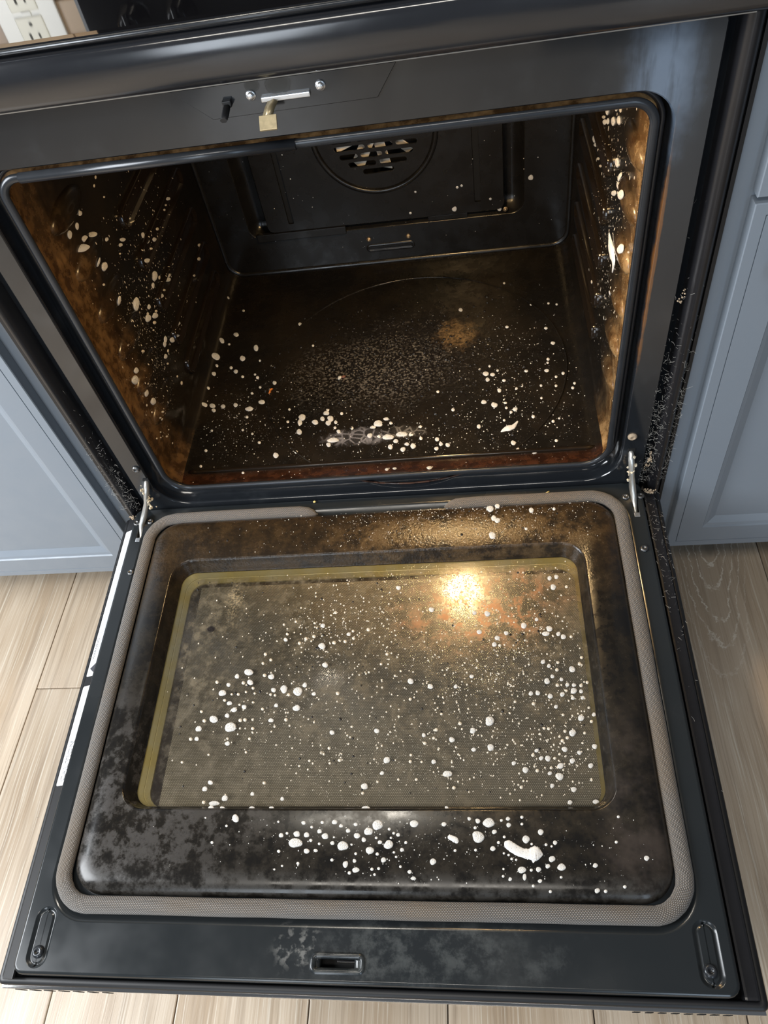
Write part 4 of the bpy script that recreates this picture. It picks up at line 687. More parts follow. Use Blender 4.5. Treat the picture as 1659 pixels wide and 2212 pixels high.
'floor': [(-0.257,0.1906,0.0051,0.0034,2.02,21.2),(-0.2366,0.1917,0.005,0.0034,2.01,21.2),(-0.2123,0.1804,0.0066,0.0049,2.64,41),(-0.1939,0.1936,0.0057,0.0044,2.43,31.9),(-0.2876,0.1951,0.0053,0.0039,2.54,24.6),(-0.2752,0.1939,0.0058,0.0043,2.37,30.3),(-0.2711,0.1833,0.0047,0.0032,2.04,18.3),(-0.2132,0.1627,0.0035,0.0024,2,10.8),(-0.2657,0.1384,0.0031,0.0021,2.06,8.8),(-0.2155,0.135,0.003,0.0021,2.02,8.8),(-0.1989,0.1256,0.003,0.0021,2.01,8.8),(-0.185,0.1062,0.0036,0.0025,2.01,13.1),(-0.2671,0.0968,0.0036,0.0025,2.09,13.1),(-0.1555,0.0778,0.0056,0.0041,2,35.1),(-0.1252,0.082,0.0037,0.0027,1.96,15.6),(-0.1251,0.1226,0.0058,0.0042,1.94,35.1),(-0.124,0.1532,0.0073,0.0052,1.92,52.4),(-0.1264,0.1424,0.0068,0.0036,1.77,34.2),(-0.1457,0.146,0.0033,0.0024,1.95,10.8),(-0.1024,0.1408,0.0057,0.0046,2.15,36.5),(-0.0866,0.1586,0.0052,0.0042,2.61,29.6),(-0.085,0.1658,0.0037,0.0026,1.88,13.1),(-0.0916,0.147,0.0049,0.0035,1.89,24.4),(-0.0791,0.1461,0.0065,0.0047,1.88,43.3),(-0.0815,0.1375,0.0058,0.0042,1.89,35.1),(-0.0702,0.1377,0.0039,0.0028,1.87,15.6),(-0.0643,0.1179,0.0041,0.003,1.87,18.3),(-0.0443,0.1231,0.0035,0.0026,1.85,13.1),(-0.0705,0.1263,0.0032,0.0023,1.88,10.8),(-0.0712,0.1007,0.0086,0.0047,2.98,61.5),(-0.0772,0.0922,0.0046,0.0034,1.9,24.4),(-0.0047,0.1284,0.0074,0.0062,2.61,68.4),(0.0067,0.1371,0.0043,0.0032,2.87,20.5),(-0.0126,0.1218,0.0043,0.0032,2.87,20.5),(-0.0164,0.1052,0.0049,0.0037,1.82,27.7),(0.0112,0.0995,0.0084,0.0053,2.96,69.7),(0.0312,0.1034,0.0084,0.005,2.98,65.6),(0.045,0.1021,0.0038,0.0033,2.58,20.1),(0.0228,0.0907,0.0041,0.0036,2.52,23.2),(0.0484,0.0786,0.0053,0.004,1.75,35.1),(0.0392,0.0831,0.0036,0.0032,2.38,18.8),(0.0338,0.0732,0.0047,0.0036,1.77,27.7),(0.0152,0.0797,0.0047,0.0036,1.79,27.7),(0.0826,0.0887,0.0038,0.0029,1.7,18.3),(0.0884,0.079,0.0038,0.0029,1.69,18.3),(0.0819,0.0705,0.0037,0.0029,1.7,18.3),(0.0595,0.0923,0.0033,0.0025,1.73,13.1),(0.0585,0.1163,0.003,0.0023,1.73,10.8),(0.0128,0.0319,0.0036,0.0029,1.81,18.3),(0.0238,0.0333,0.0036,0.0028,1.79,18.3),(0.0728,0.0291,0.0047,0.0037,1.72,31.3),(-0.2,0.0458,0.0031,0.0022,2.06,10.8),(-0.269,0.0656,0.0032,0.0023,2.11,10.8),(-0.0625,0.1555,0.0036,0.0026,1.86,13.1),(-0.1465,0.1727,0.0031,0.0022,1.94,8.8),(-0.2135,0.2163,0.0033,0.0022,1.98,8.8),(0.0141,0.1279,0.0034,0.0025,1.78,13.1),(-0.0023,0.1023,0.0037,0.0027,1.81,15.6),(0.1579,0.2194,0.0053,0.0044,1.7,32),(0.1681,0.2164,0.0042,0.0035,1.69,20.5),(0.16,0.206,0.0045,0.0032,1.6,19.7),(0.1677,0.1502,0.0054,0.0046,1.67,38.1),(0.1764,0.1805,0.0043,0.0031,1.58,19.7),(0.1845,0.2015,0.0034,0.003,1.71,14.2),(0.1525,0.158,0.0044,0.0039,2.75,25.6),(0.1973,0.1386,0.0046,0.0034,1.55,24.4),(0.1909,0.1333,0.0032,0.0024,1.56,11.9),(0.1839,0.1532,0.0028,0.0026,2.4,11.3),(0.1847,0.1428,0.003,0.0022,1.57,10.3),(0.1434,0.1086,0.004,0.003,1.62,19.7),(0.1802,0.1176,0.0027,0.002,1.57,8.8),(0.1905,0.0721,0.0045,0.0034,1.55,26.9),(0.2181,0.0515,0.0045,0.0041,3.01,34.1),(0.1957,0.0603,0.0031,0.0024,1.54,13.7),(0.2497,0.0713,0.0032,0.0024,1.47,13.7),(0.2493,0.216,0.0037,0.0035,1.72,17.9),(0.2189,0.2187,0.0034,0.0031,1.73,15),(0.2643,0.2779,0.0037,0.0035,2.09,16.7),(0.2568,0.3152,0.0035,0.0031,1.66,13.1),(0.196,0.3266,0.0036,0.003,1.7,12.3),(0.2537,0.2416,0.0038,0.0026,1.51,13.7),(0.2523,0.2337,0.003,0.0021,1.51,8.8),(0.2728,0.2075,0.0037,0.0026,1.48,13.7),(0.2834,0.1744,0.0035,0.0025,1.46,13.7),(0.287,0.1841,0.0031,0.0022,1.46,10.3),(0.2599,0.1815,0.0031,0.0022,1.49,10.3),(0.2618,0.201,0.0032,0.0022,1.49,10.3),(0.2383,0.1844,0.0031,0.0022,1.51,10.3),(0.2366,0.1578,0.0028,0.002,1.51,8.8),(0.2102,0.187,0.0031,0.0022,1.55,10.3),(0.202,0.1821,0.0029,0.0021,1.55,8.8),(0.2219,0.1211,0.0036,0.0027,1.52,15.6),(0.2489,0.109,0.0033,0.0024,1.48,13.7),(0.2579,0.114,0.0024,0.0018,1.47,7.4),(0.2792,0.3732,0.0032,0.0021,1.51,7.4),(0.2664,0.3778,0.0032,0.0021,1.52,7.4),(0.238,0.3783,0.0029,0.0019,1.54,6.1),(0.198,0.443,0.0034,0.0022,1.58,7.4),(0.1226,0.3809,0.0044,0.0035,1.76,16.2),(0.0982,0.0762,0.0041,0.0032,1.68,22),(0.0882,0.0789,0.0037,0.0028,1.69,17.6),(0.0832,0.089,0.0038,0.0029,1.7,17.6),(0.082,0.0709,0.0037,0.0028,1.7,17.6),(0.0594,0.0931,0.0033,0.0025,1.73,13.7),(0.0586,0.1167,0.0027,0.0021,1.73,8.8),(0.1067,0.1466,0.0037,0.0028,1.66,15.6),(0.0842,0.1877,0.0034,0.0025,1.69,11.9),(0.1643,0.2361,0.0031,0.0021,1.6,8.8),(0.149,0.2303,0.0031,0.0021,1.62,8.8),(0.176,0.2248,0.003,0.0021,1.59,8.8),(0.2615,0.0525,0.0025,0.0019,1.45,8.8),(-0.2905,0.3097,0.0092,0.0067,2.24,62.7),(-0.2874,0.3518,0.0067,0.0042,1.98,27),(-0.2652,0.3678,0.0061,0.0043,2.15,24.8),(-0.2235,0.3274,0.0082,0.0042,1.83,35.1),(-0.2432,0.3032,0.0071,0.0046,1.96,33.7),(-0.2595,0.282,0.0044,0.0029,1.99,13.4),(-0.286,0.268,0.0051,0.0033,2.01,18.3),(-0.2497,0.2716,0.0054,0.0035,1.98,21),(-0.1533,0.3812,0.0051,0.0032,1.87,15.8),(-0.179,0.2365,0.0048,0.0032,1.94,18.3),(-0.2097,0.2527,0.0042,0.0028,1.96,13.4),(-0.2357,0.2574,0.0039,0.0026,1.98,11.3),(-0.2151,0.2606,0.0032,0.0021,1.96,7.6),(-0.1889,0.2783,0.0032,0.0021,1.93,7.6),(-0.2018,0.2288,0.0034,0.0023,1.96,9.3),(-0.2117,0.294,0.0033,0.0021,1.94,7.6),(-0.1241,0.3211,0.0033,0.0022,1.86,7.6),(-0.2133,0.2156,0.003,0.0021,1.98,7.6),(-0.2848,0.2886,0.0041,0.0026,2,11.3),(-0.2628,0.4335,0.0042,0.0026,1.93,9.3),(-0.2737,0.3435,0.0035,0.0022,1.97,7.6),(-0.2886,0.2332,0.0039,0.0025,2.03,11.3),(-0.2945,0.4666,0.0039,0.0023,1.95,7.6)],
'left': [(0.1084,0.3558,0.0105,0.0048,2.69,88.1),(0.1266,0.3568,0.0089,0.0036,2.68,54.3),(0.1432,0.3519,0.0089,0.0036,2.68,51),(0.1737,0.3261,0.0049,0.0024,2.74,16.8),(0.1382,0.311,0.0086,0.0051,2.85,64.6),(0.1211,0.3279,0.0075,0.0048,0.11,57.7),(0.1232,0.3756,0.0051,0.0032,-3.05,28.5),(0.0998,0.3793,0.0062,0.0039,3.09,46.2),(0.1429,0.3799,0.005,0.0026,2.83,22.7),(0.1368,0.3856,0.0048,0.0024,2.8,20.8),(0.2162,0.3847,0.0034,0.002,3.13,10.5),(0.2034,0.3806,0.0031,0.0018,3.13,8.5),(0.2148,0.3595,0.0034,0.0013,2.71,6),(0.2122,0.3011,0.0084,0.0025,2.62,25.9),(0.2006,0.3007,0.0061,0.0023,2.65,18),(0.1892,0.2953,0.0035,0.0013,2.64,6),(0.2488,0.304,0.0045,0.0016,2.67,8.4),(0.2553,0.3052,0.0042,0.0015,2.68,7.2),(0.251,0.2433,0.0117,0.0028,2.58,33.6),(0.2989,0.2459,0.0079,0.0027,2.64,19.9),(0.2775,0.2449,0.0061,0.0017,2.6,10.1),(0.3991,0.2511,0.0088,0.0024,2.66,16.8),(0.3823,0.2507,0.0052,0.0017,2.68,7.2),(0.3709,0.2495,0.0051,0.0017,2.67,7.2),(0.3219,0.2483,0.0065,0.0022,2.65,12.8),(0.2954,0.1879,0.0091,0.0026,2.57,19.6),(0.288,0.1856,0.0111,0.0032,2.57,29.7),(0.2624,0.1854,0.006,0.0016,2.55,8.7),(0.2462,0.1874,0.0086,0.0031,2.57,24.1),(0.2326,0.1863,0.007,0.0025,2.56,16.1),(0.1993,0.2034,0.0056,0.0033,2.73,18.9),(0.1693,0.2309,0.0108,0.0074,3.09,91.1),(0.1218,0.2715,0.0078,0.0053,2.96,56.7),(0.2049,0.1839,0.0105,0.0039,2.54,39.1),(0.1825,0.1967,0.0095,0.005,2.64,49.1),(0.1947,0.1797,0.0067,0.0025,2.54,16.1),(0.28,0.129,0.0079,0.0027,2.54,16.1),(0.3741,0.1318,0.0063,0.002,2.58,8.4),(0.4172,0.1337,0.0092,0.0028,2.6,16.1),(0.4538,0.1364,0.0095,0.0028,2.62,16.1),(0.332,0.1919,0.0078,0.0026,2.61,16.1),(0.3229,0.1888,0.0056,0.0019,2.6,8.4),(0.3495,0.191,0.0062,0.002,2.62,9.8),(0.3944,0.1918,0.0061,0.0019,2.64,8.4),(0.3057,0.1291,0.0059,0.002,2.55,8.4),(0.2543,0.2157,0.0102,0.0061,2.84,59),(0.2375,0.2116,0.0054,0.0036,-3.11,18.9),(0.2136,0.1851,0.0053,0.0019,2.55,9.8),(0.2723,0.2698,0.0057,0.0035,2.99,20.6),(0.2686,0.261,0.005,0.0031,-3.06,16.2),(0.1172,0.2991,0.004,0.0016,2.61,9.8),(0.2664,0.2046,0.0043,0.0027,2.91,10.5),(0.0908,0.1821,0.007,0.004,2.57,33),(0.0771,0.1776,0.01,0.006,2.57,71.8),(0.0869,0.1444,0.0065,0.0046,2.7,32),(0.0925,0.1234,0.0084,0.0051,2.54,43.8),(0.1299,0.1822,0.006,0.0021,2.48,13.7),(0.2028,0.1425,0.0062,0.0042,2.83,22.8),(0.1945,0.1406,0.006,0.0038,2.73,20.5),(0.2226,0.1254,0.0097,0.0043,2.54,34.6),(0.231,0.1255,0.0055,0.002,2.51,8.8),(0.1812,0.1286,0.0064,0.0033,2.56,18.8),(0.1956,0.1271,0.0037,0.0025,2.81,8.2),(0.1776,0.1179,0.0046,0.0017,2.47,6.9),(0.2601,0.127,0.0104,0.003,2.51,24.4),(0.1877,0.0838,0.0034,0.002,2.59,5.6),(0.1911,0.0671,0.0046,0.0032,2.72,11.2),(0.0931,0.1557,0.0025,0.0016,2.62,4.6),(0.1002,0.1466,0.0033,0.0021,2.59,7.4),(0.0858,0.0938,0.0043,0.0022,2.44,9.1),(0.0818,0.1009,0.0034,0.0014,2.4,4.6),(0.0925,0.1023,0.0042,0.0017,2.41,6.9),(0.0769,0.1177,0.0038,0.0015,2.41,6.1),(0.0722,0.0826,0.0032,0.0013,2.38,3.9),(0.0557,0.0869,0.0036,0.0015,2.37,5.3),(0.0657,0.0781,0.0032,0.0013,2.37,3.9),(0.0816,0.0637,0.0044,0.0017,2.37,6.9),(0.0946,0.0643,0.0031,0.0012,2.38,3.3),(0.1367,0.083,0.0029,0.0016,2.49,4),(0.2136,0.1851,0.0047,0.0017,2.55,7.8),(0.1875,0.2004,0.0043,0.0024,2.68,10.9),(0.0734,0.1345,0.0028,0.0019,2.59,5.6),(0.1822,0.1762,0.0038,0.0014,2.53,5.3),(0.0866,0.0439,0.0026,0.0017,2.49,3.8)],
'right': [(0.2872,0.3564,0.0093,0.005,2.78,27.6),(0.3099,0.3378,0.0147,0.002,2.71,15.7),(0.2996,0.3366,0.0161,0.0029,2.71,25.6),(0.2786,0.3473,0.0108,0.0032,2.72,20),(0.243,0.364,0.0107,0.0049,2.75,34.5),(0.2112,0.3799,0.01,0.0044,2.75,32.2),(0.4245,0.2907,0.0163,0.002,2.71,12.4),(0.3642,0.2845,0.0236,0.0048,2.69,48.6),(0.3519,0.2822,0.0205,0.0026,2.68,23.5),(0.2814,0.3231,0.0112,0.0044,2.71,27.2),(0.2611,0.3248,0.0077,0.0023,2.69,10.2),(0.1954,0.3394,0.0109,0.0049,2.69,36.8),(0.1704,0.3267,0.0233,0.0046,2.64,75.1),(0.1526,0.3462,0.0095,0.0045,2.68,32.2),(0.1972,0.3011,0.0173,0.0032,2.63,34.4),(0.1518,0.3251,0.0182,0.0055,2.63,71.6),(0.1207,0.3434,0.0198,0.0047,2.63,75.9),(0.2509,0.2531,0.0108,0.002,2.61,10.6),(0.3025,0.2789,0.0131,0.0018,2.66,10.9),(0.3244,0.2774,0.0144,0.0019,2.67,12.4),(0.0994,0.2905,0.0081,0.0058,2.6,34.6),(0.1229,0.2145,0.0306,0.0031,2.51,53.7),(0.159,0.2146,0.0192,0.002,2.53,20.4),(0.2607,0.1318,0.0079,0.0028,2.51,8.2),(0.149,0.1564,0.023,0.0024,2.48,25.8),(0.0832,0.2963,0.0066,0.0014,2.56,7.3),(0.3698,0.1594,0.0165,0.0021,2.59,10.9),(0.2335,0.383,0.0082,0.0031,2.75,18.4),(0.2083,0.3927,0.0065,0.0031,2.77,15.3)],
'back': [(0.248,0.1465,0.0046,0.0041,2.29,31.8),(0.1208,0.1076,0.0044,0.0042,2.03,28),(0.1964,0.0969,0.0039,0.0035,2.12,21),(0.1353,0.1475,0.0023,0.0021,2.27,8),(0.128,0.1454,0.0023,0.0022,2.25,8),(0.0584,0.1457,0.002,0.0019,2.1,6.1),(0.0458,0.1086,0.0023,0.0023,1.51,8),(0.1816,0.1187,0.0023,0.0021,2.18,8)],
}

DM = Matrix.Rotation(TH, 4, 'X')
SURF = {      # surface frames: columns are the two in-surface axes and the normal
 'border': (lambda u, v: Vector((u, v, .0098)), Matrix.Identity(3), True, 'white foam blob on the black front border of the open door', 'foam blobs on the door\'s front border'),
 'bevel': (lambda u, v: Vector((u, -.4190, .0030)), Matrix.Identity(3), True, 'foam blob caught in the groove along the front edge of the door window', 'foam blobs in the window groove'),
 'glass': (lambda u, v: Vector((u, v, -.0117)), Matrix.Identity(3), True, 'round foam blob on the greasy glass of the open door', 'foam blobs on the door glass'),
 'top': (lambda u, v: Vector((u, v, .0098)), Matrix.Identity(3), True, 'foam blob on the brown border between door window and hinge side', 'foam blobs on the door\'s hinge side border'),
 'floor': (lambda u, v: Vector((u, v, .0126)), Matrix.Identity(3), False, 'foam blob on the burnt floor inside the oven', 'foam blobs on the oven floor'),
 'left': (lambda u, v: Vector((-.3055, u, v)), Matrix(((0,0,1),(1,0,0),(0,1,0))), False, 'cream foam blob clinging to the ridged left wall inside the oven', 'foam blobs on the oven\'s left wall'),
 'right': (lambda u, v: Vector((.3175, u, v)), Matrix(((0,0,-1),(1,0,0),(0,-1,0))), False, 'cream foam blob clinging to the lamp-lit right wall inside the oven', 'foam blobs on the oven\'s right wall'),
 'back': (lambda u, v: Vector((u, .5298 if abs(u) < .203 and v > .1 else .5332, v)), Matrix(((1,0,0),(0,0,-1),(0,1,0))), False, 'small bubble on the dark back wall inside the oven', 'bubbles on the oven\'s back wall'),
}
def wallpos(s, u, v):     # the side walls carry pressed bulges: seat the blob on them
    p = SURF[s][0](u, v)
    return p
allb = sorted(((seen, s, i) for s in FOAM for i, (u, v, r1, r2, a, seen) in enumerate(FOAM[s])), reverse=True)      # largest in view first
indiv = set((s, i) for _, s, i in allb[:296])
rest = {}
BVH = {}
from mathutils.bvhtree import BVHTree
for s, objs in (('left', [o for o in bpy.data.objects if o.name.startswith(('oven_cavity', 'rack_guide', 'guide_bulge'))]),):
    vs, fs = [], []
    for o in objs:
        b = len(vs); vs += [v.co.copy() for v in o.data.vertices]; fs += [[b+i for i in p.vertices] for p in o.data.polygons]
    CB = BVHTree.FromPolygons(vs, fs)
def seat(s, p, nrm):
    if s in ('left', 'right', 'floor'):
        h = CB.ray_cast(p+nrm*.03, -nrm, .06)
        if h[0] is not None:
            n2 = h[1] if h[1].dot(nrm) > 0 else -h[1]
            return h[0]-n2*.0002, n2
    return p, nrm
foam_objs = []
def describe():       # say for every blob how big and where on its surface it is
    out = {}
    for s in FOAM:
        ids = [i for i in range(len(FOAM[s])) if (s, i) in indiv]
        if not ids: continue
        E = {i: FOAM[s][i] for i in ids}; ar = sorted(math.sqrt(E[i][2]*E[i][3]) for i in ids)
        us = sorted(e[0] for e in E.values()); vs = sorted(e[1] for e in E.values())
        u0, u1, v0, v1 = us[0], us[-1]+1e-6, vs[0], vs[-1]+1e-6
        cells = {}
        for i in ids:
            u, v, r1, r2, a, seen = E[i]; r = math.sqrt(r1*r2); q = sum(x < r for x in ar)/len(ar)
            size = 'big' if q > .72 else ('mid-sized' if q > .34 else 'small')
            shape = 'long' if r1 > 2.2*r2 else ('oval' if r1 > 1.45*r2 else 'round')
            sd = s in ('left', 'right'); cu = min(4 if sd else 6, int((u-u0)/(u1-u0)*(5 if sd else 7))); cr = min(3 if sd else 4, int((v-v0)/(v1-v0)*(4 if sd else 5)))
            if s in ('left', 'right'):
                place = ('mouth end', 'front half', 'midway back', 'back half', 'back end')[cu]+', '+('low', 'lower-mid', 'upper-mid', 'high')[cr]
            else:
                place = ('far left', 'left', 'inner left', 'centre', 'inner right', 'right', 'far right')[cu]+', '+(('front', 'mid-front', 'middle', 'mid-back', 'back') if s != 'back' else ('lowest', 'low', 'middle', 'upper-mid', 'high'))[cr]
            cells.setdefault((size, shape, place), []).append(i)
        sn = {'border': 'on the door front', 'bevel': 'in the door window groove', 'glass': 'on the door glass', 'top': 'on the hinge-side border', 'floor': 'on the oven floor', 'left': 'on the left oven wall', 'right': 'on the right oven wall', 'back': 'on the oven\'s back wall'}[s]
        L, Rr = ('left', 'right') if s not in ('left', 'right') else ('nearest', 'deepest'); nw = ('', 'one', 'two', 'three', 'four', 'five', 'six', 'seven', 'eight', 'nine', 'ten', 'eleven', 'twelve')
        for (size, shape, place), g in cells.items():
            g.sort(key=lambda i: E[i][0])
            for n_, i in enumerate(g):
                k = len(g); pre = ''; pl = 's' if k > 1 else ''
                if k > 1:
                    ordn = ('', 'second', 'third', 'fourth', 'fifth', 'sixth', 'seventh', 'eighth', 'ninth', 'tenth', 'eleventh', 'twelfth')[n_]
                    if s in ('left', 'right'): e0, e1, md = 'nearest', 'deepest', ordn+' deepest'
                    else: e0, e1, md = ('left', 'right', 'middle') if k <= 3 else ('leftmost', 'rightmost', ordn+' from left')
                    if k <= 3 and n_ == 1 and k == 3: md = 'middle'
                    pre = (e0 if n_ == 0 else (e1 if n_ == k-1 else md))+' of '+nw[k]+' '
                out[(s, i)] = pre+'%s %s foam blob%s %s, %s' % (size, shape, pl, sn, place)
    return out
NAMES = describe()
for s in FOAM:
    f, B, ond, lab, grp = SURF[s]
    for i, (u, v, r1, r2, a, seen) in enumerate(FOAM[s]):
        if s == 'bevel': r1 *= .9
        p = f(u, v); nrm = B.col[2].copy()
        if s == 'right': a = -a
        p, n2 = seat(s, p, nrm)
        r1c = min(r1, .016); hgt = max(.0006, .38*min(r1c, r2))
        q = nrm.rotation_difference(n2).to_matrix()
        M4 = Matrix.Translation(p) @ (q @ B @ Matrix.Rotation(a, 3, 'Z')).to_4x4() @ Matrix.Diagonal((r1c, r2, hgt, 1))
        if ond: M4 = DM @ M4
        if (s, i) in indiv:
            k = rnd.randrange(7)
            if k not in used: o = protos[k]; used.add(k)
            else: o = protos[k].copy(); COL.objects.link(o)
            o.matrix_world = M4; tag(o, NAMES[(s, i)], 'foam', grp); foam_objs.append(o)
        else: rest.setdefault(s, []).append(M4)
def spec(m, M4, n=7):
    b = len(m.v); ring = [(1, -.05), (.82, .6)]
    for s, h in ring:
        for k in range(n): m.v.append(tuple(M4 @ Vector((s*math.cos(2*PI*k/n), s*math.sin(2*PI*k/n), h))))
    m.v.append(tuple(M4 @ Vector((0, 0, 1))))
    for k in range(n):
        k2 = (k+1) % n; m.fc((b+k, b+k2, b+n+k2, b+n+k), True); m.fc((b+n+k, b+n+k2, b+2*n), True)
def sprinkle(s, n, pos, rlo, rhi, power=3.2):
    m = MB(); f, B, ond = SURF[s][:3]
    for M4 in rest.get(s, []): spec(m, M4, 12)
    for _ in range(n):
        u, v = pos(); r = rlo+(rhi-rlo)*rnd.random()**power
        p = f(u, v); p, n2 = seat(s, p, B.col[2].copy()); q = B.col[2].rotation_difference(n2).to_matrix()
        e = rnd.uniform(1, 1.9) if s in ('left', 'right') else rnd.uniform(1, 1.25)
        M4 = Matrix.Translation(p) @ (q @ B).to_4x4() @ Matrix.Diagonal((r, r*e, max(.0003, r*.45), 1))
        spec(m, DM @ M4 if ond else M4, 6)
    return m
gs = rnd.gauss; un = rnd.uniform
def clampf(g, x0, x1, y0, y1):
    def h():
        while 1:
            u, v = g()
            if x0 < u < x1 and y0 < v < y1: return u, v
    return h
def gmix(): 
    r = rnd.random()
    if r < .45: return gs(.17, .07), gs(-.30, .075)
    if r < .75: return un(-.10, .25), un(-.40, -.12)
    if r < .9: return gs(-.05, .06), gs(-.20, .04)
    return gs(-.10, .06), gs(-.30, .05)
for nm, s, n, g, lim, rl, rh, lab in (
  ('foam_specks', 'glass', 3400, gmix, (-.262, .250, -.408, -.112), .00030, .00135, 'fine spray of tiny droplets all over the door glass'),
  ('foam_specks', 'border', 520, lambda: (gs(.07, .12), gs(-.455, .022)), (-.25, .295, -.495, -.4285), .00022, .00085, 'fine spray of tiny foam specks on the door\'s front border'),
  ('foam_specks', 'top', 1300, lambda: (gs(.10, .11), un(-.093, -.033)), (-.24, .292, -.093, -.034), .00022, .00085, 'fine spray of glistening specks on the door border near the hinges'),
  ('foam_specks', 'floor', 2600, lambda: ((gs(.05, .19), gs(.10, .04)) if rnd.random() < .45 else ((gs(.20, .05), gs(.21, .09)) if rnd.random() < .55 else (gs(-.21, .05), gs(.16, .05)))), (-.285, .300, .012, .49), .00025, .00120, 'fine spray of foam specks over the oven floor'),
  ('foam_specks', 'left', 1100, lambda: ((gs(.24, .09), gs(.23, .06)) if rnd.random() < .6 else (gs(.14, .05), gs(.16, .06))), (.06, .46, .05, .44), .00035, .00130, 'fine spray of foam specks on the left oven wall'),
  ('foam_specks', 'right', 900, lambda: (gs(.20, .07), gs(.26, .10)), (.05, .44, .05, .45), .00035, .00140, 'fine spray of foam specks on the right oven wall'),
  ('foam_specks', 'back', 60, lambda: (un(-.28, .29), un(.05, .28)), (-.28, .29, .05, .30), .0004, .0011, 'scattered tiny droplets on the dark oven back wall')):
    o = sprinkle(s, n, clampf(g, *lim), rl, rh).build(nm, M['spray'] if s in ('glass', 'right', 'left') else M['spray_white']); tag(o, lab, 'foam', None, 'stuff')
if True:
    m = MB(); 
    for M4 in rest.get('bevel', []): spec(m, M4, 12)
    if m.v: tag(m.build('foam_specks', M['spray_white']), 'small foam dabs in the groove of the door window', 'foam', None, 'stuff')
# smears with a shape of their own
def smear(pts, f, B, ond, label, hk=.55):
    m = MB(); n = 14; P = [Vector((u, v)) for u, v, r in pts]; fine = []
    for i in range(len(pts)-1):
        for q in range(4):
            t = q/4; fine.append((P[i].lerp(P[i+1], t), pts[i][2]*(1-t)+pts[i+1][2]*t))
    fine.append((P[-1], pts[-1][2])); loops = []
    q = random.Random(len(pts))
    for i, (c, r) in enumerate(fine):
        d = (fine[min(i+1, len(fine)-1)][0]-fine[max(i-1, 0)][0]).normalized(); w = Vector((-d.y, d.x)); r *= q.uniform(.93, 1.07)
        loops.append([f(*(c+w*r*math.cos(PI*k/n))) + B.col[2]*(r*hk*math.sin(PI*k/n)**.7-.0002) for k in range(n+1)])
    e0 = fine[0][0]-(fine[1][0]-fine[0][0]).normalized()*fine[0][1]*.8; e1 = fine[-1][0]+(fine[-1][0]-fine[-2][0]).normalized()*fine[-1][1]*.8
    loops = [[f(*e0)-B.col[2]*.0002]*(n+1)] + loops + [[f(*e1)-B.col[2]*.0002]*(n+1)]
    m.loft(loops, closed=False); o = m.build('foam_smear', M['foam2'])
    if ond: o.matrix_world = DM
    tag(o, label, 'foam'); return o
t = NT('cleaner_foam_smear'); v1 = t.voro(520); v2 = t.voro(1100); hole = t.mul(t.ma('MAXIMUM', t.mr(v1, .12, .24, 1., 0.), t.mul(t.mr(v2, .1, .2, 1., 0.), .6)), t.mr(t.noise(300, 2), .42, .55))
t.set(col=t.mix(t.mul(hole, .75), (.76,.74,.71), (.07,.06,.05)), rough=.38); t.bump(v1, .3, .0006); M['foam2'] = t.m
fb, Bb = SURF['border'][:2]
smear([(.1512,-.4549,.0045),(.1563,-.4585,.0050),(.1621,-.4620,.0050),(.1679,-.4640,.0046),(.1738,-.4647,.0054),(.1791,-.4639,.0070),(.1822,-.4643,.0062)], fb, Bb, True, 'long curved foam smear on the door\'s front border, longest one there', .38)
smear([(.1775,-.4660,.0048),(.1766,-.4702,.0026),(.1760,-.4735,.0011)], lambda u, v: fb(u, v)-Vector((0, 0, .0002)), Bb, True, 'dripping tail of the long curved foam smear on the door\'s front border', .4)
smear([(.0925,-.4488,.0024),(.0963,-.4503,.0029),(.0997,-.4521,.0029),(.1009,-.4541,.0021)], fb, Bb, True, 'small hooked foam smear right of centre on the door\'s front border', .45)
ff_, Bf = SURF['floor'][:2]
smear([(.1746,.0952,.0009),(.1806,.0993,.0040),(.1857,.1011,.0054),(.1916,.1029,.0040),(.1961,.1088,.0022),(.1992,.1139,.0011)], ff_, Bf, False, 'comma shaped foam smear with a curled tail on the right oven floor', .45)
fw, Bw = SURF['right'][:2]
smear([(.1645,.2693,.0018),(.1545,.2672,.0045),(.1446,.2652,.0075),(.1284,.2660,.0085),(.1181,.2631,.0055),(.1186,.2543,.0030),(.1221,.2448,.0014)], lambda u, v: fw(u, v)-Vector((.0065, 0, 0)), Bw, False, 'large bright foam streak running down the right oven wall', .5)

# ------------------------------------------------------------------ crumbs, char and lint
rnd = random.Random(21)
m = MB()
for _ in range(620):
    u, v = gs(.035, .095), gs(.270, .085)
    if not (-.27 < u < .29 and .05 < v < .49): continue
    r = un(.0008, .0026)*(1.4 if rnd.random() < .1 else 1)
    spec(m, Matrix.Translation((u, v, .0126)) @ Matrix.Rotation(un(0, 6.3), 4, 'Z') @ Matrix.Diagonal((r, r*un(.6, 1.3), r*un(.4, .8), 1)), 6)
tag(m.build('charred_crumbs', M['char']), 'black charred crumbs crusted on the middle of the oven floor', 'crumbs', None, 'stuff')
m = MB()
for _ in range(150):
    s = rnd.random(); u, v = (un(-.25, .25), un(-.40, -.12)) if s < .8 else (un(-.25, .28), un(-.09, -.04))
    r = un(.0006, .0018); spec(m, DM @ Matrix.Translation((u, v, -.0117 if s < .8 else .0098)) @ Matrix.Diagonal((r, r*un(.7, 1.4), r*.5, 1)), 6)
tag(m.build('charred_crumbs', M['char']), 'dark burnt specks scattered on the door glass and border', 'crumbs', None, 'stuff')
def crumb(pts, rads, mat, label, name='crumb'):
    m = MB().tube(pts, rads, n=7); tag(m.build(name, mat), label, 'crumb')
crumb([(-.1845,.2105,.0140),(-.1825,.2135,.0150),(-.1838,.2165,.0142),(-.1812,.2195,.0150),(-.1795,.2215,.0138)], [.0012,.0018,.0014,.0018,.0010], M['orange'], 'twisted orange crumb on the left oven floor')
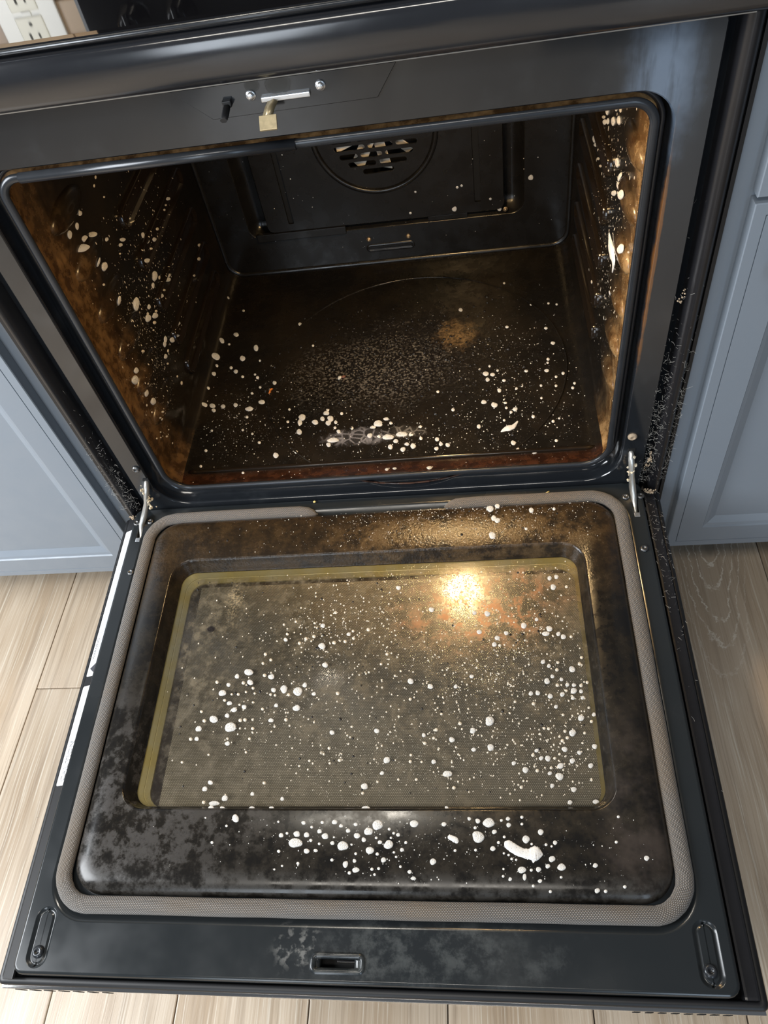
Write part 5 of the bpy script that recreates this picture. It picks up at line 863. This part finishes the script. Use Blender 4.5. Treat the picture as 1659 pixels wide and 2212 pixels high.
crumb([(-.0735,.2310,.0138),(-.0712,.2345,.0150),(-.0695,.2368,.0150)], [.0014,.0030,.0012], M['ivory'], 'pale yellow pointed crumb on the middle oven floor')
crumb([(-.0685,.2345,.0140),(-.0655,.2350,.0150),(-.0628,.2375,.0140)], [.0014,.0026,.0014], plain('pink_brown_crumb', (.22,.10,.07), .5), 'curled brown crumb beside the pale pointed crumb on the oven floor')
crumb([(-.0925,-.0062,.0016),(-.0905,-.0058,.0022),(-.0890,-.0060,.0016)], [.0012,.0018,.0010], M['paleyellow'], 'tiny yellow crumb on the hinge edge of the door')
crumb([(.2280,-.0130,.0014),(.2310,-.0115,.0016),(.2330,-.0100,.0014)], [.0006,.0009,.0006], M['paleyellow'], 'yellow sliver on the black hinge edge below the oven mouth')
def lint(name, n, pos, label, L=(.0015, .0060), extra=()):
    m = MB()
    for _ in range(n):
        p = Vector(pos()); d = Vector((gs(0, 1), gs(0, 1), gs(0, 1))).normalized(); w = d.orthogonal().normalized()*un(.00006, .00013); ln_ = un(*L); bend = Vector((gs(0, 1), gs(0, 1), gs(0, 1)))*.35*ln_
        b = len(m.v)
        for q in range(4):
            t = q/3; c = p+d*ln_*t+bend*t*t; m.v += [tuple(c-w), tuple(c+w)]
        for q in range(3): m.fc((b+2*q, b+2*q+1, b+2*q+3, b+2*q+2))
    for c, r in extra: m.lathe([(.2*r, -.8*r), (.8*r, -.5*r), (r, 0), (.7*r, .6*r), (.2*r, .85*r)], c=c, n=7)
    tag(m.build(name, M['lint']), label, 'lint', None, 'stuff')
lint('lint_fluff', 1100, lambda: (un(.350, .384), un(-.003, .004), abs(gs(0, .12))+.0), 'grey hair and lint stuck along the right side of the oven frame')
lint('lint_fluff', 420, lambda: (un(-.378, -.350), un(-.004, .004), abs(gs(0, .07))), 'grey hair and lint in the lower left corner of the oven frame')
lint('lint_fluff', 190, lambda: (un(.354, .375), -.01-abs(gs(0, .12)), un(-.012, -.008)), 'grey hair and lint along the right edge of the open door', (.0012, .005))
lint('lint_fluff', 90, lambda: (un(-.378, -.369), -un(.02, .45), un(-.020, -.013)), 'white lint in the left edge groove of the open door', (.001, .004))
for pts, rads, lab in (([(.3560,-.002,.028),(.3575,-.003,.040),(.3590,-.002,.052),(.3600,-.001,.060)], [.002,.0034,.0026,.0012], 'tan dust clump in the right frame groove above the hinge'),
                       ([(.3570,-.010,-.004),(.3600,-.014,-.003),(.3640,-.016,-.003),(.3690,-.015,-.004)], [.0016,.0038,.0042,.002], 'tan crumbly dust clump at the right hinge corner of the door'),
                       ([(.3600,-.002,.3060),(.3580,-.003,.2960),(.3570,-.003,.2880)], [.0012,.0026,.0016], 'orange tan dust clump halfway up the right frame groove'),
                       ([(-.3690,-.010,-.004),(-.3640,-.012,-.002),(-.3590,-.010,-.002)], [.0015,.0032,.002], 'grey dust clump at the left hinge corner of the door')):
    m = MB(); q = random.Random(len(lab))
    for i in range(len(pts)-1):
        for k in range(9):
            t = q.random(); c = Vector(pts[i]).lerp(Vector(pts[i+1]), t); r = rads[i]*(1-t)+rads[i+1]*t
            c += Vector((q.gauss(0, .5)*r, -abs(q.gauss(0, .3))*r, q.gauss(0, .5)*r)); rr_ = r*q.uniform(.25, .6)
            m.lathe([(.1*rr_, -.9*rr_), (.75*rr_, -.6*rr_), (rr_, 0), (.7*rr_, .65*rr_), (.1*rr_, .95*rr_)], M=Matrix.Translation(c) @ Euler((q.random()*6, q.random()*6, 0)).to_matrix().to_4x4() @ Matrix.Diagonal((1, q.uniform(.5, 1.4), 1, 1)), n=6)
    tag(m.build('dust_clump', M['tan']), lab, 'dust')
for o in protos:
    if o.users_collection and 'label' not in o: bpy.data.objects.remove(o)
